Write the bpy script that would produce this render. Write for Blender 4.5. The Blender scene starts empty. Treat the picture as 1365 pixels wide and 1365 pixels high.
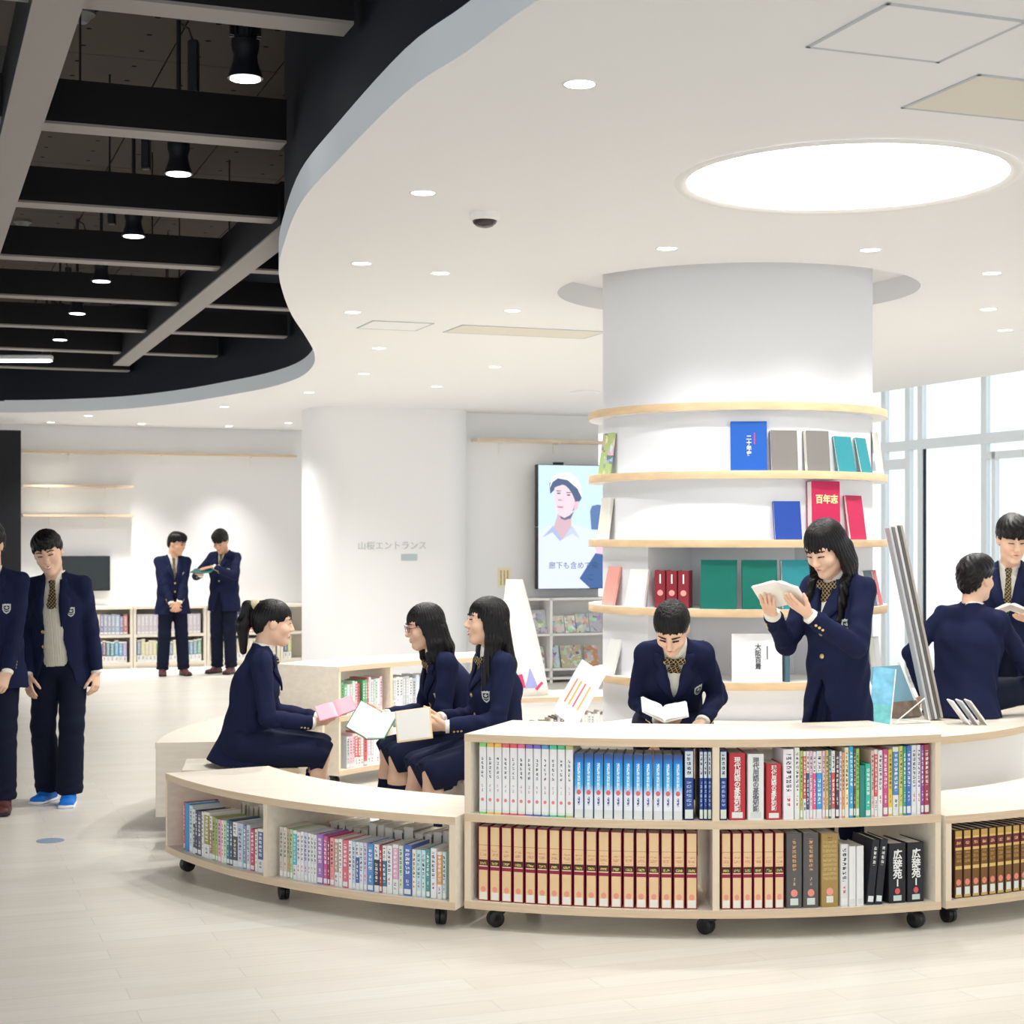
import bpy, math, random
import numpy as np
from mathutils import Vector, Matrix, geometry
random.seed(7)
SC = bpy.context.scene
COL = SC.collection
R = math.radians
# ------------------------------------------------------------------ camera
F, CX, HY, CH = 2200.0, 682.5, 716.0, 1.65      # focal length in pixels, centre, horizon row, eye height
cam_d = bpy.data.cameras.new('camera'); cam = bpy.data.objects.new('camera', cam_d); COL.objects.link(cam)
cam.location = (0, 0, CH); cam.rotation_euler = (R(90), 0, 0)
cam_d.sensor_width = 36; cam_d.lens = 36 * F / 1365; cam_d.shift_y = (HY - 682.5) / 1365
cam_d.dof.use_dof = True; cam_d.dof.focus_distance = 7.4; cam_d.dof.aperture_fstop = 6.3
cam_d.clip_end = 200
SC.camera = cam
# ------------------------------------------------------------------ world, exposure
W = bpy.data.worlds.new('world'); SC.world = W; W.use_nodes = True
bg = W.node_tree.nodes['Background']; bg.inputs[0].default_value = (.93, .965, 1, 1); bg.inputs[1].default_value = .92
SC.view_settings.view_transform = 'Standard'; SC.view_settings.look = 'None'
SC.view_settings.gamma = 1; SC.view_settings.use_curve_mapping = False
SC.view_settings.exposure = .72
# ------------------------------------------------------------------ helpers
def X_(px, D): return (px - CX) / F * D
def Z_(py, D): return CH + (HY - py) / F * D
def gp(px, py, z=0.0):                             # the point of a horizontal plane seen at a pixel
    D = (CH - z) * F / (py - HY); return Vector((X_(px, D), D, z))
def s2l(c): return tuple(((v/255+.055)/1.055)**2.4 if v/255 > .04045 else v/255/12.92 for v in c)
U = Vector((-.345, .9386, 0)); V = Vector((.9386, .345, 0))      # the room's two directions
MATS = {}
def mat(name, rgb=(200,200,200), rough=.6, spec=.3, metal=0, emit=None, estr=0, noise=None, bump=None, coat=0, alpha=1, sheen=0):
    """plain procedural material; noise=(scale, strength, stretch) varies the colour, bump=(scale, distance)"""
    if name in MATS: return MATS[name]
    m = bpy.data.materials.new(name); m.use_nodes = True; nt = m.node_tree; b = nt.nodes['Principled BSDF']
    c = s2l(rgb); b.inputs['Base Color'].default_value = (*c, 1); b.inputs['Roughness'].default_value = rough
    b.inputs['Specular IOR Level'].default_value = spec; b.inputs['Metallic'].default_value = metal
    if sheen: b.inputs['Sheen Weight'].default_value = sheen
    if coat: b.inputs['Coat Weight'].default_value = coat
    if emit: b.inputs['Emission Color'].default_value = (*s2l(emit), 1); b.inputs['Emission Strength'].default_value = estr
    if noise or bump:
        tc = nt.nodes.new('ShaderNodeTexCoord'); mp = nt.nodes.new('ShaderNodeMapping'); nt.links.new(tc.outputs['Object'], mp.inputs[0])
    if noise:
        if len(noise) > 2: mp.inputs['Scale'].default_value = noise[2]
        if len(noise) > 3: mp.inputs['Rotation'].default_value = (0, 0, noise[3])
        n = nt.nodes.new('ShaderNodeTexNoise'); n.inputs['Scale'].default_value = noise[0]; n.inputs['Detail'].default_value = 5
        nt.links.new(mp.outputs[0], n.inputs['Vector'])
        r = nt.nodes.new('ShaderNodeMapRange'); r.inputs[1].default_value = .3; r.inputs[2].default_value = .7
        r.inputs[3].default_value = 1 - noise[1]; r.inputs[4].default_value = 1 + noise[1]; nt.links.new(n.outputs[0], r.inputs[0])
        mx = nt.nodes.new('ShaderNodeVectorMath'); mx.operation = 'SCALE'; mx.inputs[0].default_value = c
        nt.links.new(r.outputs[0], mx.inputs['Scale']); nt.links.new(mx.outputs[0], b.inputs['Base Color'])
    if bump:
        n2 = nt.nodes.new('ShaderNodeTexNoise'); n2.inputs['Scale'].default_value = bump[0]; n2.inputs['Detail'].default_value = 4
        nt.links.new(mp.outputs[0], n2.inputs['Vector'])
        bp = nt.nodes.new('ShaderNodeBump'); bp.inputs['Distance'].default_value = bump[1]; nt.links.new(n2.outputs[0], bp.inputs['Height'])
        nt.links.new(bp.outputs[0], b.inputs['Normal'])
    MATS[name] = m; return m
class N:                                            # tiny node-graph helper
    def __init__(s, m): s.nt = m.node_tree; s.b = s.nt.nodes['Principled BSDF']
    def n(s, t, **k):
        x = s.nt.nodes.new(t)
        for a, v in k.items(): setattr(x, a, v)
        return x
    def l(s, a, b): s.nt.links.new(a, b)
    def val(s, x, inp):
        if isinstance(x, (int, float)): inp.default_value = x
        elif isinstance(x, tuple): inp.default_value = (*x, 1) if len(x) == 3 and len(inp.default_value) == 4 else x
        else: s.l(x, inp)
    def m(s, op, a, b=0.0, c=None):
        x = s.n('ShaderNodeMath', operation=op); s.val(a, x.inputs[0]); s.val(b, x.inputs[1])
        if c is not None: s.val(c, x.inputs[2])
        return x.outputs[0]
    def mix(s, f, a, b):
        x = s.n('ShaderNodeMix', data_type='RGBA'); s.val(f, x.inputs[0]); s.val(a, x.inputs[6]); s.val(b, x.inputs[7]); return x.outputs[2]
    def rng(s, x, lo, hi): return s.m('MULTIPLY', s.m('GREATER_THAN', x, lo), s.m('LESS_THAN', x, hi))
def newmat(name, rough=.5, spec=.3):
    m = bpy.data.materials.new(name); m.use_nodes = True; b = m.node_tree.nodes['Principled BSDF']
    b.inputs['Roughness'].default_value = rough; b.inputs['Specular IOR Level'].default_value = spec
    MATS[name] = m; return m, N(m)
class MB:
    """collects shapes into one mesh"""
    def __init__(s): s.v = []; s.f = []
    def add(s, vs, fs):
        o = len(s.v); s.v += [tuple(v) for v in vs]; s.f += [tuple(i + o for i in f) for f in fs]; return s
    def box(s, a, b, M=None):
        (x0,y0,z0),(x1,y1,z1) = a, b
        vs = [Vector(p) for p in ((x0,y0,z0),(x1,y0,z0),(x1,y1,z0),(x0,y1,z0),(x0,y0,z1),(x1,y0,z1),(x1,y1,z1),(x0,y1,z1))]
        if M is not None: vs = [M @ v for v in vs]
        return s.add(vs, [(0,3,2,1),(4,5,6,7),(0,1,5,4),(1,2,6,5),(2,3,7,6),(3,0,4,7)])
    def bbox_(s, a, b, c, M=None):                 # box with small chamfer c on all vertical/horizontal edges
        (x0,y0,z0),(x1,y1,z1) = a, b
        pts = []
        def P(x,y,z): pts.append(Vector((x,y,z)) if M is None else M @ Vector((x,y,z)))
        for z, i in ((z0,c),(z0+c,0),(z1-c,0),(z1,c)):
            for x,y in ((x0+c+i,y0+i),(x1-c-i,y0+i),(x1-i,y0+c+i),(x1-i,y1-c-i),(x1-c-i,y1-i),(x0+c+i,y1-i),(x0+i,y1-c-i),(x0+i,y0+c+i)): P(x,y,z)
        fs = [tuple(range(7,-1,-1)), tuple(range(24,32))]
        for k in range(3):
            for j in range(8): fs.append((k*8+j, k*8+(j+1)%8, (k+1)*8+(j+1)%8, (k+1)*8+j))
        return s.add(pts, fs)
    def lathe(s, prof, n=24, M=None, close=True):  # prof: (r, z) pairs, revolved about z
        vs = []; fs = []
        for r, z in prof:
            for i in range(n):
                a = 2*math.pi*i/n; p = Vector((r*math.cos(a), r*math.sin(a), z)); vs.append(M @ p if M is not None else p)
        for k in range(len(prof)-1):
            for i in range(n): fs.append((k*n+i, k*n+(i+1)%n, (k+1)*n+(i+1)%n, (k+1)*n+i))
        if close:
            fs.append(tuple(range(n-1,-1,-1))); fs.append(tuple((len(prof)-1)*n+i for i in range(n)))
        return s.add(vs, fs)
    def tube(s, pts, r, n=8):
        pts = [Vector(p) for p in pts]; rs = r if isinstance(r, (list, tuple)) else [r]*len(pts)
        vs = []; fs = []
        for i, p in enumerate(pts):
            t = (pts[min(i+1,len(pts)-1)] - pts[max(i-1,0)]).normalized()
            a = t.orthogonal().normalized() if i == 0 else (a - t*a.dot(t)).normalized()
            b = t.cross(a)
            for k in range(n):
                q = 2*math.pi*k/n; vs.append(p + (a*math.cos(q) + b*math.sin(q))*rs[i])
        for i in range(len(pts)-1):
            for k in range(n): fs.append((i*n+k, i*n+(k+1)%n, (i+1)*n+(k+1)%n, (i+1)*n+k))
        fs.append(tuple(range(n-1,-1,-1))); fs.append(tuple((len(pts)-1)*n+k for k in range(n)))
        return s.add(vs, fs)
    def arc(s, C, r0, r1, a0, a1, z0, z1, n=16):   # ring sector; angle 0 faces the camera side (-y), positive to the right
        vs = []; fs = []
        for i in range(n+1):
            a = R(a0 + (a1-a0)*i/n)
            for r in (r0, r1):
                for z in (z0, z1): vs.append((C[0]+r*math.sin(a), C[1]-r*math.cos(a), z))
        for i in range(n):
            q = i*4; w = q+4
            fs += [(q,w,w+1,q+1), (q+2,q+3,w+3,w+2), (q,q+2,w+2,w), (q+1,w+1,w+3,q+3)]
        fs += [(0,1,3,2), (n*4, n*4+2, n*4+3, n*4+1)]
        return s.add(vs, fs)
    def prism(s, poly, z0, z1):
        n = len(poly); vs = [(x,y,z0) for x,y in poly] + [(x,y,z1) for x,y in poly]
        fs = [tuple(range(n-1,-1,-1)), tuple(range(n,2*n))] + [(i,(i+1)%n,n+(i+1)%n,n+i) for i in range(n)]
        return s.add(vs, fs)
    def obj(s, name, m, parent=None, smooth=False, M=None):
        me = bpy.data.meshes.new(name); me.from_pydata(s.v, [], s.f); me.update()
        return link(name, me, m, parent, smooth, M)
def link(name, me, m, parent=None, smooth=False, M=None):
    o = bpy.data.objects.new(name, me); COL.objects.link(o)
    if m is not None and not me.materials: me.materials.append(m if not isinstance(m, str) else MATS[m])
    if smooth:
        me.polygons.foreach_set('use_smooth', [True]*len(me.polygons))
        if smooth is not True: me.set_sharp_from_angle(angle=R(smooth))
    if M is not None: o.matrix_local = M
    if parent is not None: o.parent = parent
    return o
def thing(name, label, cat, loc=(0,0,0), rz=0, group=None):
    o = bpy.data.objects.new(name, None); COL.objects.link(o); o.location = loc; o.rotation_euler = (0,0,rz)
    o.empty_display_size = .05
    return tag(o, label, cat, group)
def tag(o, label, cat, group=None):
    o['label'] = label; o['category'] = cat
    if group: o['group'] = group
    return o
def struct(o, label=None):
    o['kind'] = 'structure'
    if label: o['label'] = label; 
    return o
def frame(o, x, y, z):                              # matrix from origin and three axes
    M = Matrix.Identity(4)
    for i, a in enumerate((x, y, z)):
        a = Vector(a)
        for k in range(3): M[k][i] = a[k]
    for k in range(3): M[k][3] = o[k]
    return M
def text(name, body, size, m, parent, M, vertical=False, bold=0.0, align='CENTER', ext=.0006, space=1.0):
    cu = bpy.data.curves.new(name, 'FONT'); cu.body = '\n'.join(body) if vertical else body
    cu.size = size; cu.align_x = align; cu.align_y = 'CENTER'; cu.extrude = ext; cu.offset = bold; cu.resolution_u = 2
    if vertical: cu.space_line = space
    else: cu.space_character = space
    t = bpy.data.objects.new(name, cu); COL.objects.link(t)
    dg = bpy.context.evaluated_depsgraph_get(); me = bpy.data.meshes.new_from_object(t.evaluated_get(dg))
    bpy.data.objects.remove(t); bpy.data.curves.remove(cu)
    me.name = name; me.materials.clear()
    return link(name, me, m, parent, False, M)

# ------------------------------------------------------------------ materials
mat('wall_white', (240,240,240), .75, .2, bump=(60,.0006))
mat('ceiling_white', (240,240,240), .8, .15)
mat('fascia', (238,243,247), .6)
mat('column_white', (236,237,240), .7, .2)
mat('void_navy', (16,20,32), .7)
mat('beam_black', (16,15,19), .6)
mat('beam_lit_grey', (150,146,142), .6)  # beam black with light from the floor put into the colour
mat('maple', (240,231,216), .42, .35, noise=(3,.05,(1,14,14)))
mat('maple_edge', (220,197,166), .5, .3, noise=(5,.07,(1,1,20)))
mat('pine_edge', (226,196,156), .5, .3, noise=(7,.1,(1,1,4)))
mat('laminate_white', (240,238,234), .45, .35)
mat('black_plastic', (24,24,27), .4, .4)
mat('black_panel', (28,28,33), .7)
mat('steel', (190,195,200), .3, .5, metal=.8)
mat('frame_alu', (238,244,248), .4, .5)
mat('dark_gasket', (26,32,40), .5)
mat('rod', (34,32,34), .5)
mat('paper', (245,242,234), .8, .1, noise=(1,.04,(200,200,3)))
mat('page_white', (250,248,242), .8, .1)
mat('white_print', (245,245,245), .7)
mat('lamp_glow', (255,255,255), emit=(255,252,244), estr=6)
mat('skylight_glow', (255,255,255), emit=(255,255,255), estr=5)
m, g = newmat('floor_vinyl', .32, .35)             # pale ash planks with thin seams and a long grain
tc = g.n('ShaderNodeTexCoord'); mp = g.n('ShaderNodeMapping'); mp.inputs['Rotation'].default_value = (0,0,-math.atan2(V.y,V.x)); g.l(tc.outputs['Object'], mp.inputs[0])
br = g.n('ShaderNodeTexBrick'); g.l(mp.outputs[0], br.inputs['Vector']); br.offset = .37
for k, v in (('Color1', (*s2l((236,231,222)),1)), ('Color2', (*s2l((230,223,212)),1)), ('Mortar', (*s2l((218,211,200)),1)), ('Scale', 1.0), ('Mortar Size', .0022), ('Brick Width', 1.2), ('Row Height', .15)): br.inputs[k].default_value = v
mp2 = g.n('ShaderNodeMapping'); mp2.inputs['Scale'].default_value = (1.2, 26, 1); g.l(mp.outputs[0], mp2.inputs[0])
no = g.n('ShaderNodeTexNoise'); no.inputs['Scale'].default_value = 2; no.inputs['Detail'].default_value = 6; g.l(mp2.outputs[0], no.inputs['Vector'])
mr = g.n('ShaderNodeMapRange'); g.l(no.outputs[0], mr.inputs[0]); mr.inputs[1].default_value=.3; mr.inputs[2].default_value=.7; mr.inputs[3].default_value=.95; mr.inputs[4].default_value=1.03
vm = g.n('ShaderNodeVectorMath', operation='SCALE'); g.l(br.outputs['Color'], vm.inputs[0]); g.l(mr.outputs[0], vm.inputs['Scale']); g.l(vm.outputs[0], g.b.inputs['Base Color'])
m, g = newmat('void_panel', .8, .1)                # dark acoustic board with rows of screw heads
tc = g.n('ShaderNodeTexCoord'); sx = g.n('ShaderNodeSeparateXYZ'); g.l(tc.outputs['Object'], sx.inputs[0])
dx = g.m('SUBTRACT', g.m('FRACT', g.m('DIVIDE', sx.outputs[0], .3)), .5); dy = g.m('SUBTRACT', g.m('FRACT', g.m('DIVIDE', sx.outputs[1], .3)), .5)
dd = g.m('SQRT', g.m('ADD', g.m('MULTIPLY', dx, dx), g.m('MULTIPLY', dy, dy)))
g.l(g.mix(g.m('LESS_THAN', dd, .05), s2l((84,78,73)), s2l((14,13,13))), g.b.inputs['Base Color'])
m, g = newmat('glass', .02, .5)                    # clear pane: mostly passes light, weak mirror
nt = m.node_tree; tr = nt.nodes.new('ShaderNodeBsdfTransparent'); gl = nt.nodes.new('ShaderNodeBsdfGlossy'); gl.inputs['Roughness'].default_value = .02
tr.inputs[0].default_value = (.94,.97,.98,1); mx = nt.nodes.new('ShaderNodeMixShader'); mx.inputs[0].default_value = .06
nt.links.new(tr.outputs[0], mx.inputs[1]); nt.links.new(gl.outputs[0], mx.inputs[2]); nt.links.new(mx.outputs[0], nt.nodes['Material Output'].inputs[0])

# ------------------------------------------------------------------ the room
HC = 3.06                                           # white ceiling height
CC = Vector((X_(981.5, 9.5), 9.5, 0))               # book column centre
def slab(name, mm, corners, z0, z1): return MB().prism(corners, z0, z1).obj(name, mm)
struct(slab('floor', 'floor_vinyl', [(-14,-3),(14,-3),(14,32),(-14,32)], -.12, 0), 'pale wood floor of narrow planks')
# opening of the dark lighting void, in plan
edge = [(.55,3.4),(.07,4.33),(-.135,4.80),(-.34,5.24),(-.66,6.2),(-.893,6.97),(-1.09,7.9),(-1.23,8.7),(-1.32,9.5),(-1.40,10.5),(-1.45,11.6),(-1.52,12.7),(-1.66,13.7),(-1.92,14.7),(-2.32,15.6),(-2.82,16.4),(-3.45,17.3),(-4.2,18.1),(-4.9,18.5),(-5.6,18.68),(-6.4,18.6),(-7.4,18.1),(-8.2,17.2)]
def smooth_line(p, n=5):                            # Catmull-Rom through the points
    out = []
    for i in range(len(p)-1):
        a, b, c, d = (Vector(p[max(0,min(len(p)-1,k))]) for k in (i-1,i,i+1,i+2))
        for j in range(n):
            t = j/n; out.append(tuple(.5*((2*b)+(c-a)*t+(2*a-5*b+4*c-d)*t*t+(3*b-a-3*c+d)*t**3)))
    return out + [tuple(p[-1])]
eline = smooth_line(edge)
SKY = (X_(1127, 6.5), 6.5, .655)
def circ(c, r, n=72): return [(c[0]+r*math.cos(2*math.pi*i/n), c[1]+r*math.sin(2*math.pi*i/n)) for i in range(n)]
gl0 = Vector((X_(1229,18.6), 18.6, 0))              # a point on the glass wall, which runs along U
ce0 = Vector((4.0, 14.9, 0))                        # a point on the right edge of the white ceiling
def along(p, t): q = p + U*t; return (q.x, q.y)
outer = eline + [(-14,17.2),(-14,26)] + [along(ce0, 11.5), along(ce0, -13)] + [(8.4,-3),(1.2,-3)]
HOLE = 1.03
loops = [outer, circ(SKY, SKY[2]), circ(CC, HOLE)]
tri = geometry.tessellate_polygon([[Vector((x,y,0)) for x,y in l] for l in loops])
pts = [p for l in loops for p in l]
mb = MB(); mb.add([(x,y,HC) for x,y in pts], [t for t in tri])
ceil = struct(mb.obj('ceiling', 'ceiling_white'), 'white lower ceiling with a curved edge')
mb = MB()                                           # thickness behind: upper skin
mb.add([(x,y,HC+.14) for x,y in pts], [t for t in tri]); mb.obj('ceiling_back', 'void_navy', ceil)
def ribbon(name, line, z0, z1, mm, parent, off=0.0, closed=False):
    vs = []; fs = []; n = len(line)
    for x, y in line: vs += [(x+off,y,z0),(x+off,y,z1)]
    for i in range(n if closed else n-1): j = (i+1) % n; fs.append((2*i,2*j,2*j+1,2*i+1))
    return MB().add(vs, fs).obj(name, mm, parent, True)
ribbon('fascia', eline, HC, HC+.14, 'fascia', ceil)
ribbon('void_wall', eline, HC+.13, 4.3, 'void_navy', ceil, .03)
ribbon('hole_rim', circ(CC, HOLE), HC, HC+.13, 'ceiling_white', ceil, 0, True)
MB().add([(CC.x+1.2*x, CC.y+1.2*y, HC+.13) for x,y in ((-1,-1),(1,-1),(1,1),(-1,1))], [(0,1,2,3)]).obj('hole_top', 'ceiling_white', ceil)
# higher ceiling strip along the glass
a0, a1 = along(ce0, 11.5), along(ce0, -13); b0, b1 = along(gl0, 9), along(gl0, -16)
MB().add([(*a0,HC),(*a1,HC),(*a1,3.6),(*a0,3.6)], [(0,1,2,3)]).obj('window_cove', 'ceiling_white', ceil)
MB().prism([a0,a1,b1,b0], 3.6, 3.7).obj('window_cove_top', 'ceiling_white', ceil)
# skylight
sk = thing('skylight', 'large round glowing skylight recessed in the white ceiling', 'skylight', (SKY[0], SKY[1], HC))
MB().lathe([(.645,.003),(.645,.10),(.60,.10),(.63,.003)], 72, close=False).obj('side_ring', 'laminate_white', sk, True)
MB().lathe([(.622,-.002),(.64,-.012),(.668,-.010),(.672,-.003)], 72, close=False).obj('trim_ring', 'laminate_white', sk, True)
MB().lathe([(.602,.085),(.602,.105)], 72).obj('diffuser', 'skylight_glow', sk, 30)
# dark void ceiling: separate boards
ROOM = frame((0,0,0), V, U, (0,0,1))
vp = struct(MB().box((-9,0,4.24),(3,26,4.28), ROOM).obj('ceiling_void', 'beam_black'), 'dark upper ceiling of boards above the beams')
me = bpy.data.meshes.new('ceiling_panel'); t_ = MB().box((.004,.004,0),(.596,.896,.018)); me.from_pydata(t_.v, [], t_.f)
for i in range(-12, 5):
    for j in range(5, 24):
        p = ROOM @ Vector((i*.6+.12, j*.9, 4.215))
        px, py = CX + p.x/p.y*F, HY - (p.z-CH)/p.y*F
        if -90 < px < 700 and -120 < py < 470: link('ceiling_panel', me, 'void_panel', vp, False, Matrix.Translation(p) @ ROOM.to_3x3().to_4x4())
# beams
def beam(name, label, a, b, w=.15, h=.2, z=3.46, group=None):
    a, b = Vector((*a,0)), Vector((*b,0)); d = (b-a); L = d.length; d.normalize(); s = Vector((d.y,-d.x,0))
    t = thing(name, label, 'beam', (a.x,a.y,z), 0, group)
    M = frame((0,0,0), d, -s, (0,0,1))
    MB().box((0,-w/2,.012),(L,w/2,h), M).obj('web', 'beam_black', t)
    MB().box((0,-w/2,0),(L,w/2,.012), M).obj('lit_underside', 'beam_lit_grey', t)  # added thin plate, its paler grey stands in for floor bounce on the underside
    for q in (.25, .6, .9):
        mb = MB(); o_ = M @ Vector((L*q, 0, 0)); mb.tube([(o_.x,o_.y,h-.01),(o_.x,o_.y,4.215-z)], .006, 6); mb.obj('hanger_rod', 'rod', t)
    return t
def in_room(p): return Vector((p.dot(V), p.dot(U)))
def edge_t(u):                                      # v coordinate of the void edge at room coordinate u
    best = -9
    q = [in_room(Vector((x,y,0))) for x,y in eline]
    for a, b in zip(q[:-1], q[1:]):
        if min(a.y,b.y) <= u <= max(a.y,b.y):
            t = 0 if a.y == b.y else (u-a.y)/(b.y-a.y); best = max(best, a.x+(b.x-a.x)*t)
    return best
b0u = 1.014*F*(3.46-CH)/(HY-181)                    # the beam whose underside crosses x=200 at y=181
for k in range(-1, 8):
    u = b0u + k*1.81; ve = edge_t(u)
    if ve < -8: continue
    a = ROOM @ Vector((-7.5, u, 0)); b = ROOM @ Vector((ve-.02, u, 0))
    beam('ceiling_beam', 'black cross beam with pale floor-lit underside in the dark ceiling void', (a.x,a.y), (b.x,b.y), group='cross beams of the void')
for (x0,y0,x1,y1), lab in (((79,0,-2,282), 'long black beam running over the cross beams past the first spotlight'), ((150,498,362,326), 'long black beam under which the white ceiling bulges'),):
    z = 3.40
    p = [Vector((X_(x, (z-CH)*F/(HY-y)), (z-CH)*F/(HY-y))) for x, y in ((x0,y0),(x1,y1))]
    c = in_room(Vector((*((p[0]+p[1])/2), 0)))
    a, b = ROOM @ Vector((c.x, 4.2 if x0 < 100 else 9.2, 0)), ROOM @ Vector((c.x, 17.3 if x0 < 100 else 17.2, 0))
    beam('ceiling_beam', lab, (a.x,a.y), (b.x,b.y), .16, .26, z)
# spotlights of the void
mat('spot_body', (26,28,36), .35, .5)
for k, (x, y) in enumerate(((327,105),(238,232),(178,315),(135,375),(103,418),(80,453),(62,481))):
    D = F*1.8/(HY-y); t = thing('ceiling_spotlight', 'black cylindrical spotlight with ribbed heat sink hung in the dark void', 'spotlight', (X_(x,D), D, CH+1.8), 0, 'void spotlights')
    MB().lathe([(.0,.0),(.060,.0)], 24, close=False).obj('lens', 'lamp_glow', t, False, Matrix.Translation((0,0,-.003)))
    MB().lathe([(.062,.0),(.070,.0),(.066,.012),(.050,.06),(.046,.09),(.055,.12),(.055,.15),(.03,.155)], 24).obj('reflector_housing', 'spot_body', t, 40)
    mb = MB().lathe([(.045,.155),(.045,.33),(.02,.335)], 16)
    for i in range(12):
        a = 2*math.pi*i/12; mb.box((.04,-.004,.165),(.062,.004,.325), Matrix.Rotation(a,4,'Z'))
    mb.obj('heat_sink', 'spot_body', t)
    MB().tube([(0,0,.33),(0,0,.76)], .012, 8).obj('stem', 'spot_body', t)
    MB().bbox_((.05,-.03,.40),(.1,.03,.66), .006).obj('ballast_box', 'spot_body', t)
    MB().tube([(.07,0,.66),(.05,0,.72),(0,0,.75)], .006, 6).obj('cable', 'rod', t)
# batten light, smoke detectors in the void
D = F*1.75/236
t = thing('batten_light', 'white linear light fixture hung in the dark void', 'light', (X_(0,D)-.6, D, CH+1.73))
MB().bbox_((0,-.04,.02),(1.12,.04,.07), .01).obj('housing', 'laminate_white', t); MB().bbox_((.02,-.03,0),(1.1,.03,.022), .006).obj('tube', 'lamp_glow', t)
for x, y, lab in ((108,18,'round white smoke detector beside the long beam in the void'), (30,296,'flat grey smoke detector deeper in the dark void')):
    D = F*(4.2-CH)/(HY-y); o = MB().lathe([(.065,0),(.07,-.02),(.05,-.035),(.03,-.06),(.0,-.062)], 24).obj('smoke_detector', mat('detector', (120,120,120), .5), None, 40, Matrix.Translation((X_(x,D), D, 4.215))); tag(o, lab, 'smoke detector')
# downlights in the white ceiling
for x, y in ((773,112),(564,257),(482,351),(587,364),(889,331),(470,416),(683,414),(505,464),(660,489),(485,498),(412,523),(582,515),(1160,333),(1322,364),(1318,412),(1340,440),(299,542),(118,554),(68,565),(189,567),(305,570),(384,566)):
    D = F*(HC-CH)/(HY-y) - (.3 if y > 560 else 0); t = thing('downlight', 'small round recessed downlight in the white ceiling', 'downlight', (X_(x,D), D, HC), 0, 'ceiling downlights')
    MB().lathe([(.046,-.001),(.055,-.004),(.057,.0)], 24, close=False).obj('trim_ring', 'laminate_white', t, True)
    MB().lathe([(.0,-.002),(.047,-.002)], 24, close=False).obj('lens', 'lamp_glow', t)
    if True:
        l = bpy.data.lights.new('downlight_beam', 'SPOT'); l.energy = 100 if y > 560 else (120 if x < 320 else 92 if y > 400 else 42); l.spot_size = R(74 if y > 560 else 125); l.spot_blend = .8; l.shadow_soft_size = .05; l.color = (1,.985,.96)
        lo = bpy.data.objects.new('downlight_beam', l); COL.objects.link(lo); lo.parent = t; lo.location = (0,0,-.02)
# hatches, vent, camera dome in the white ceiling
def hatch(name, label, cat, c, du, dv, mm=None):
    M = frame((c[0],c[1],HC), V, U, (0,0,1)); t = thing(name, label, cat, (0,0,0)); t.matrix_world = M
    MB().box((.012,.012,-.003),(dv-.012,du-.012,.001)).obj('door_panel', mm or 'ceiling_white', t)
    mb = MB()
    for a, b in (((0,0),(dv,.012)),((0,du-.012),(dv,du)),((0,0),(.012,du)),((dv-.012,0),(dv,du))): mb.box((*a,-.004),(*b,.001))
    mb.obj('frame', mat('hatch_frame', (188,194,198), .5), t)
c = Vector((.844,4.743,0)) - U*.42; hatch('ceiling_hatch', 'square access hatch with grey frame near the round skylight', 'hatch', c, .42, .45)
c = Vector((-.905,10.73,0)); hatch('ceiling_hatch', 'square access hatch with grey frame beside the long air vent', 'hatch', c, .42, .42)
mat('vent_beige', (226,222,206), .6)
c = Vector((-.33,10.95,0)); hatch('ceiling_vent', 'long beige air vent flush in the ceiling before the book column', 'vent', c, .42, 1.05, 'vent_beige')
c = Vector((1.42,5.02,0)); hatch('ceiling_vent', 'long beige air vent beside the square hatch near the skylight', 'vent', c, .42, 1.0, 'vent_beige')
D = F*(HC-CH)/(HY-284); t = thing('dome_camera', 'white ceiling dome camera with dark glass bulb', 'camera', (X_(646,D), D, HC))
MB().lathe([(.066,0),(.066,-.028),(.058,-.034)], 32).obj('housing', 'laminate_white', t, 40)
MB().lathe([(.054,-.033),(.05,-.045),(.035,-.058),(.015,-.064),(.001,-.065)], 32).obj('bulb', mat('dome_dark', (52,44,46), .15, .6), t, 40)
D = F*(HC-CH)/(HY-522); tag(MB().lathe([(.15,0),(.15,-.015),(.12,-.02),(.001,-.02)], 32).obj('ceiling_speaker', 'ceiling_white', None, 40, Matrix.Translation((X_(780,D),D,HC))), 'flat round white ceiling speaker behind the book column', 'speaker')

# walls
def wall(name, p, q, th, z0, z1, mm='wall_white', label=None):
    p, q = Vector((*p,0)), Vector((*q,0)); d = (q-p); L = d.length; d.normalize()
    M = frame(p, d, Vector((-d.y,d.x,0)), (0,0,1)); return struct(MB().box((0,0,z0),(L,th,z1), M).obj(name, mm), label)
UL = 21.5
def rp(v, u, z=0): return ROOM @ Vector((v, u, z))
def v_at(px, u):                                    # room v where the ray of column px meets the plane u
    d = Vector(((px-CX)/F, 1, 0)); k = u/d.dot(U); return (d*k).dot(V)
wl, wr = v_at(-160, UL), v_at(470, UL)
a, b = rp(wl,UL), rp(wr,UL); wall('wall_back_left', (a.x,a.y), (b.x,b.y), .2, 0, HC+.02, label='white far wall behind the low cabinets')
UR = 17.75
a, b = rp(v_at(560,UR),UR), rp(7.6,UR); wall('wall_back_right', (a.x,a.y), (b.x,b.y), .2, 0, HC+.02, label='white wall carrying the video screen')
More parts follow.
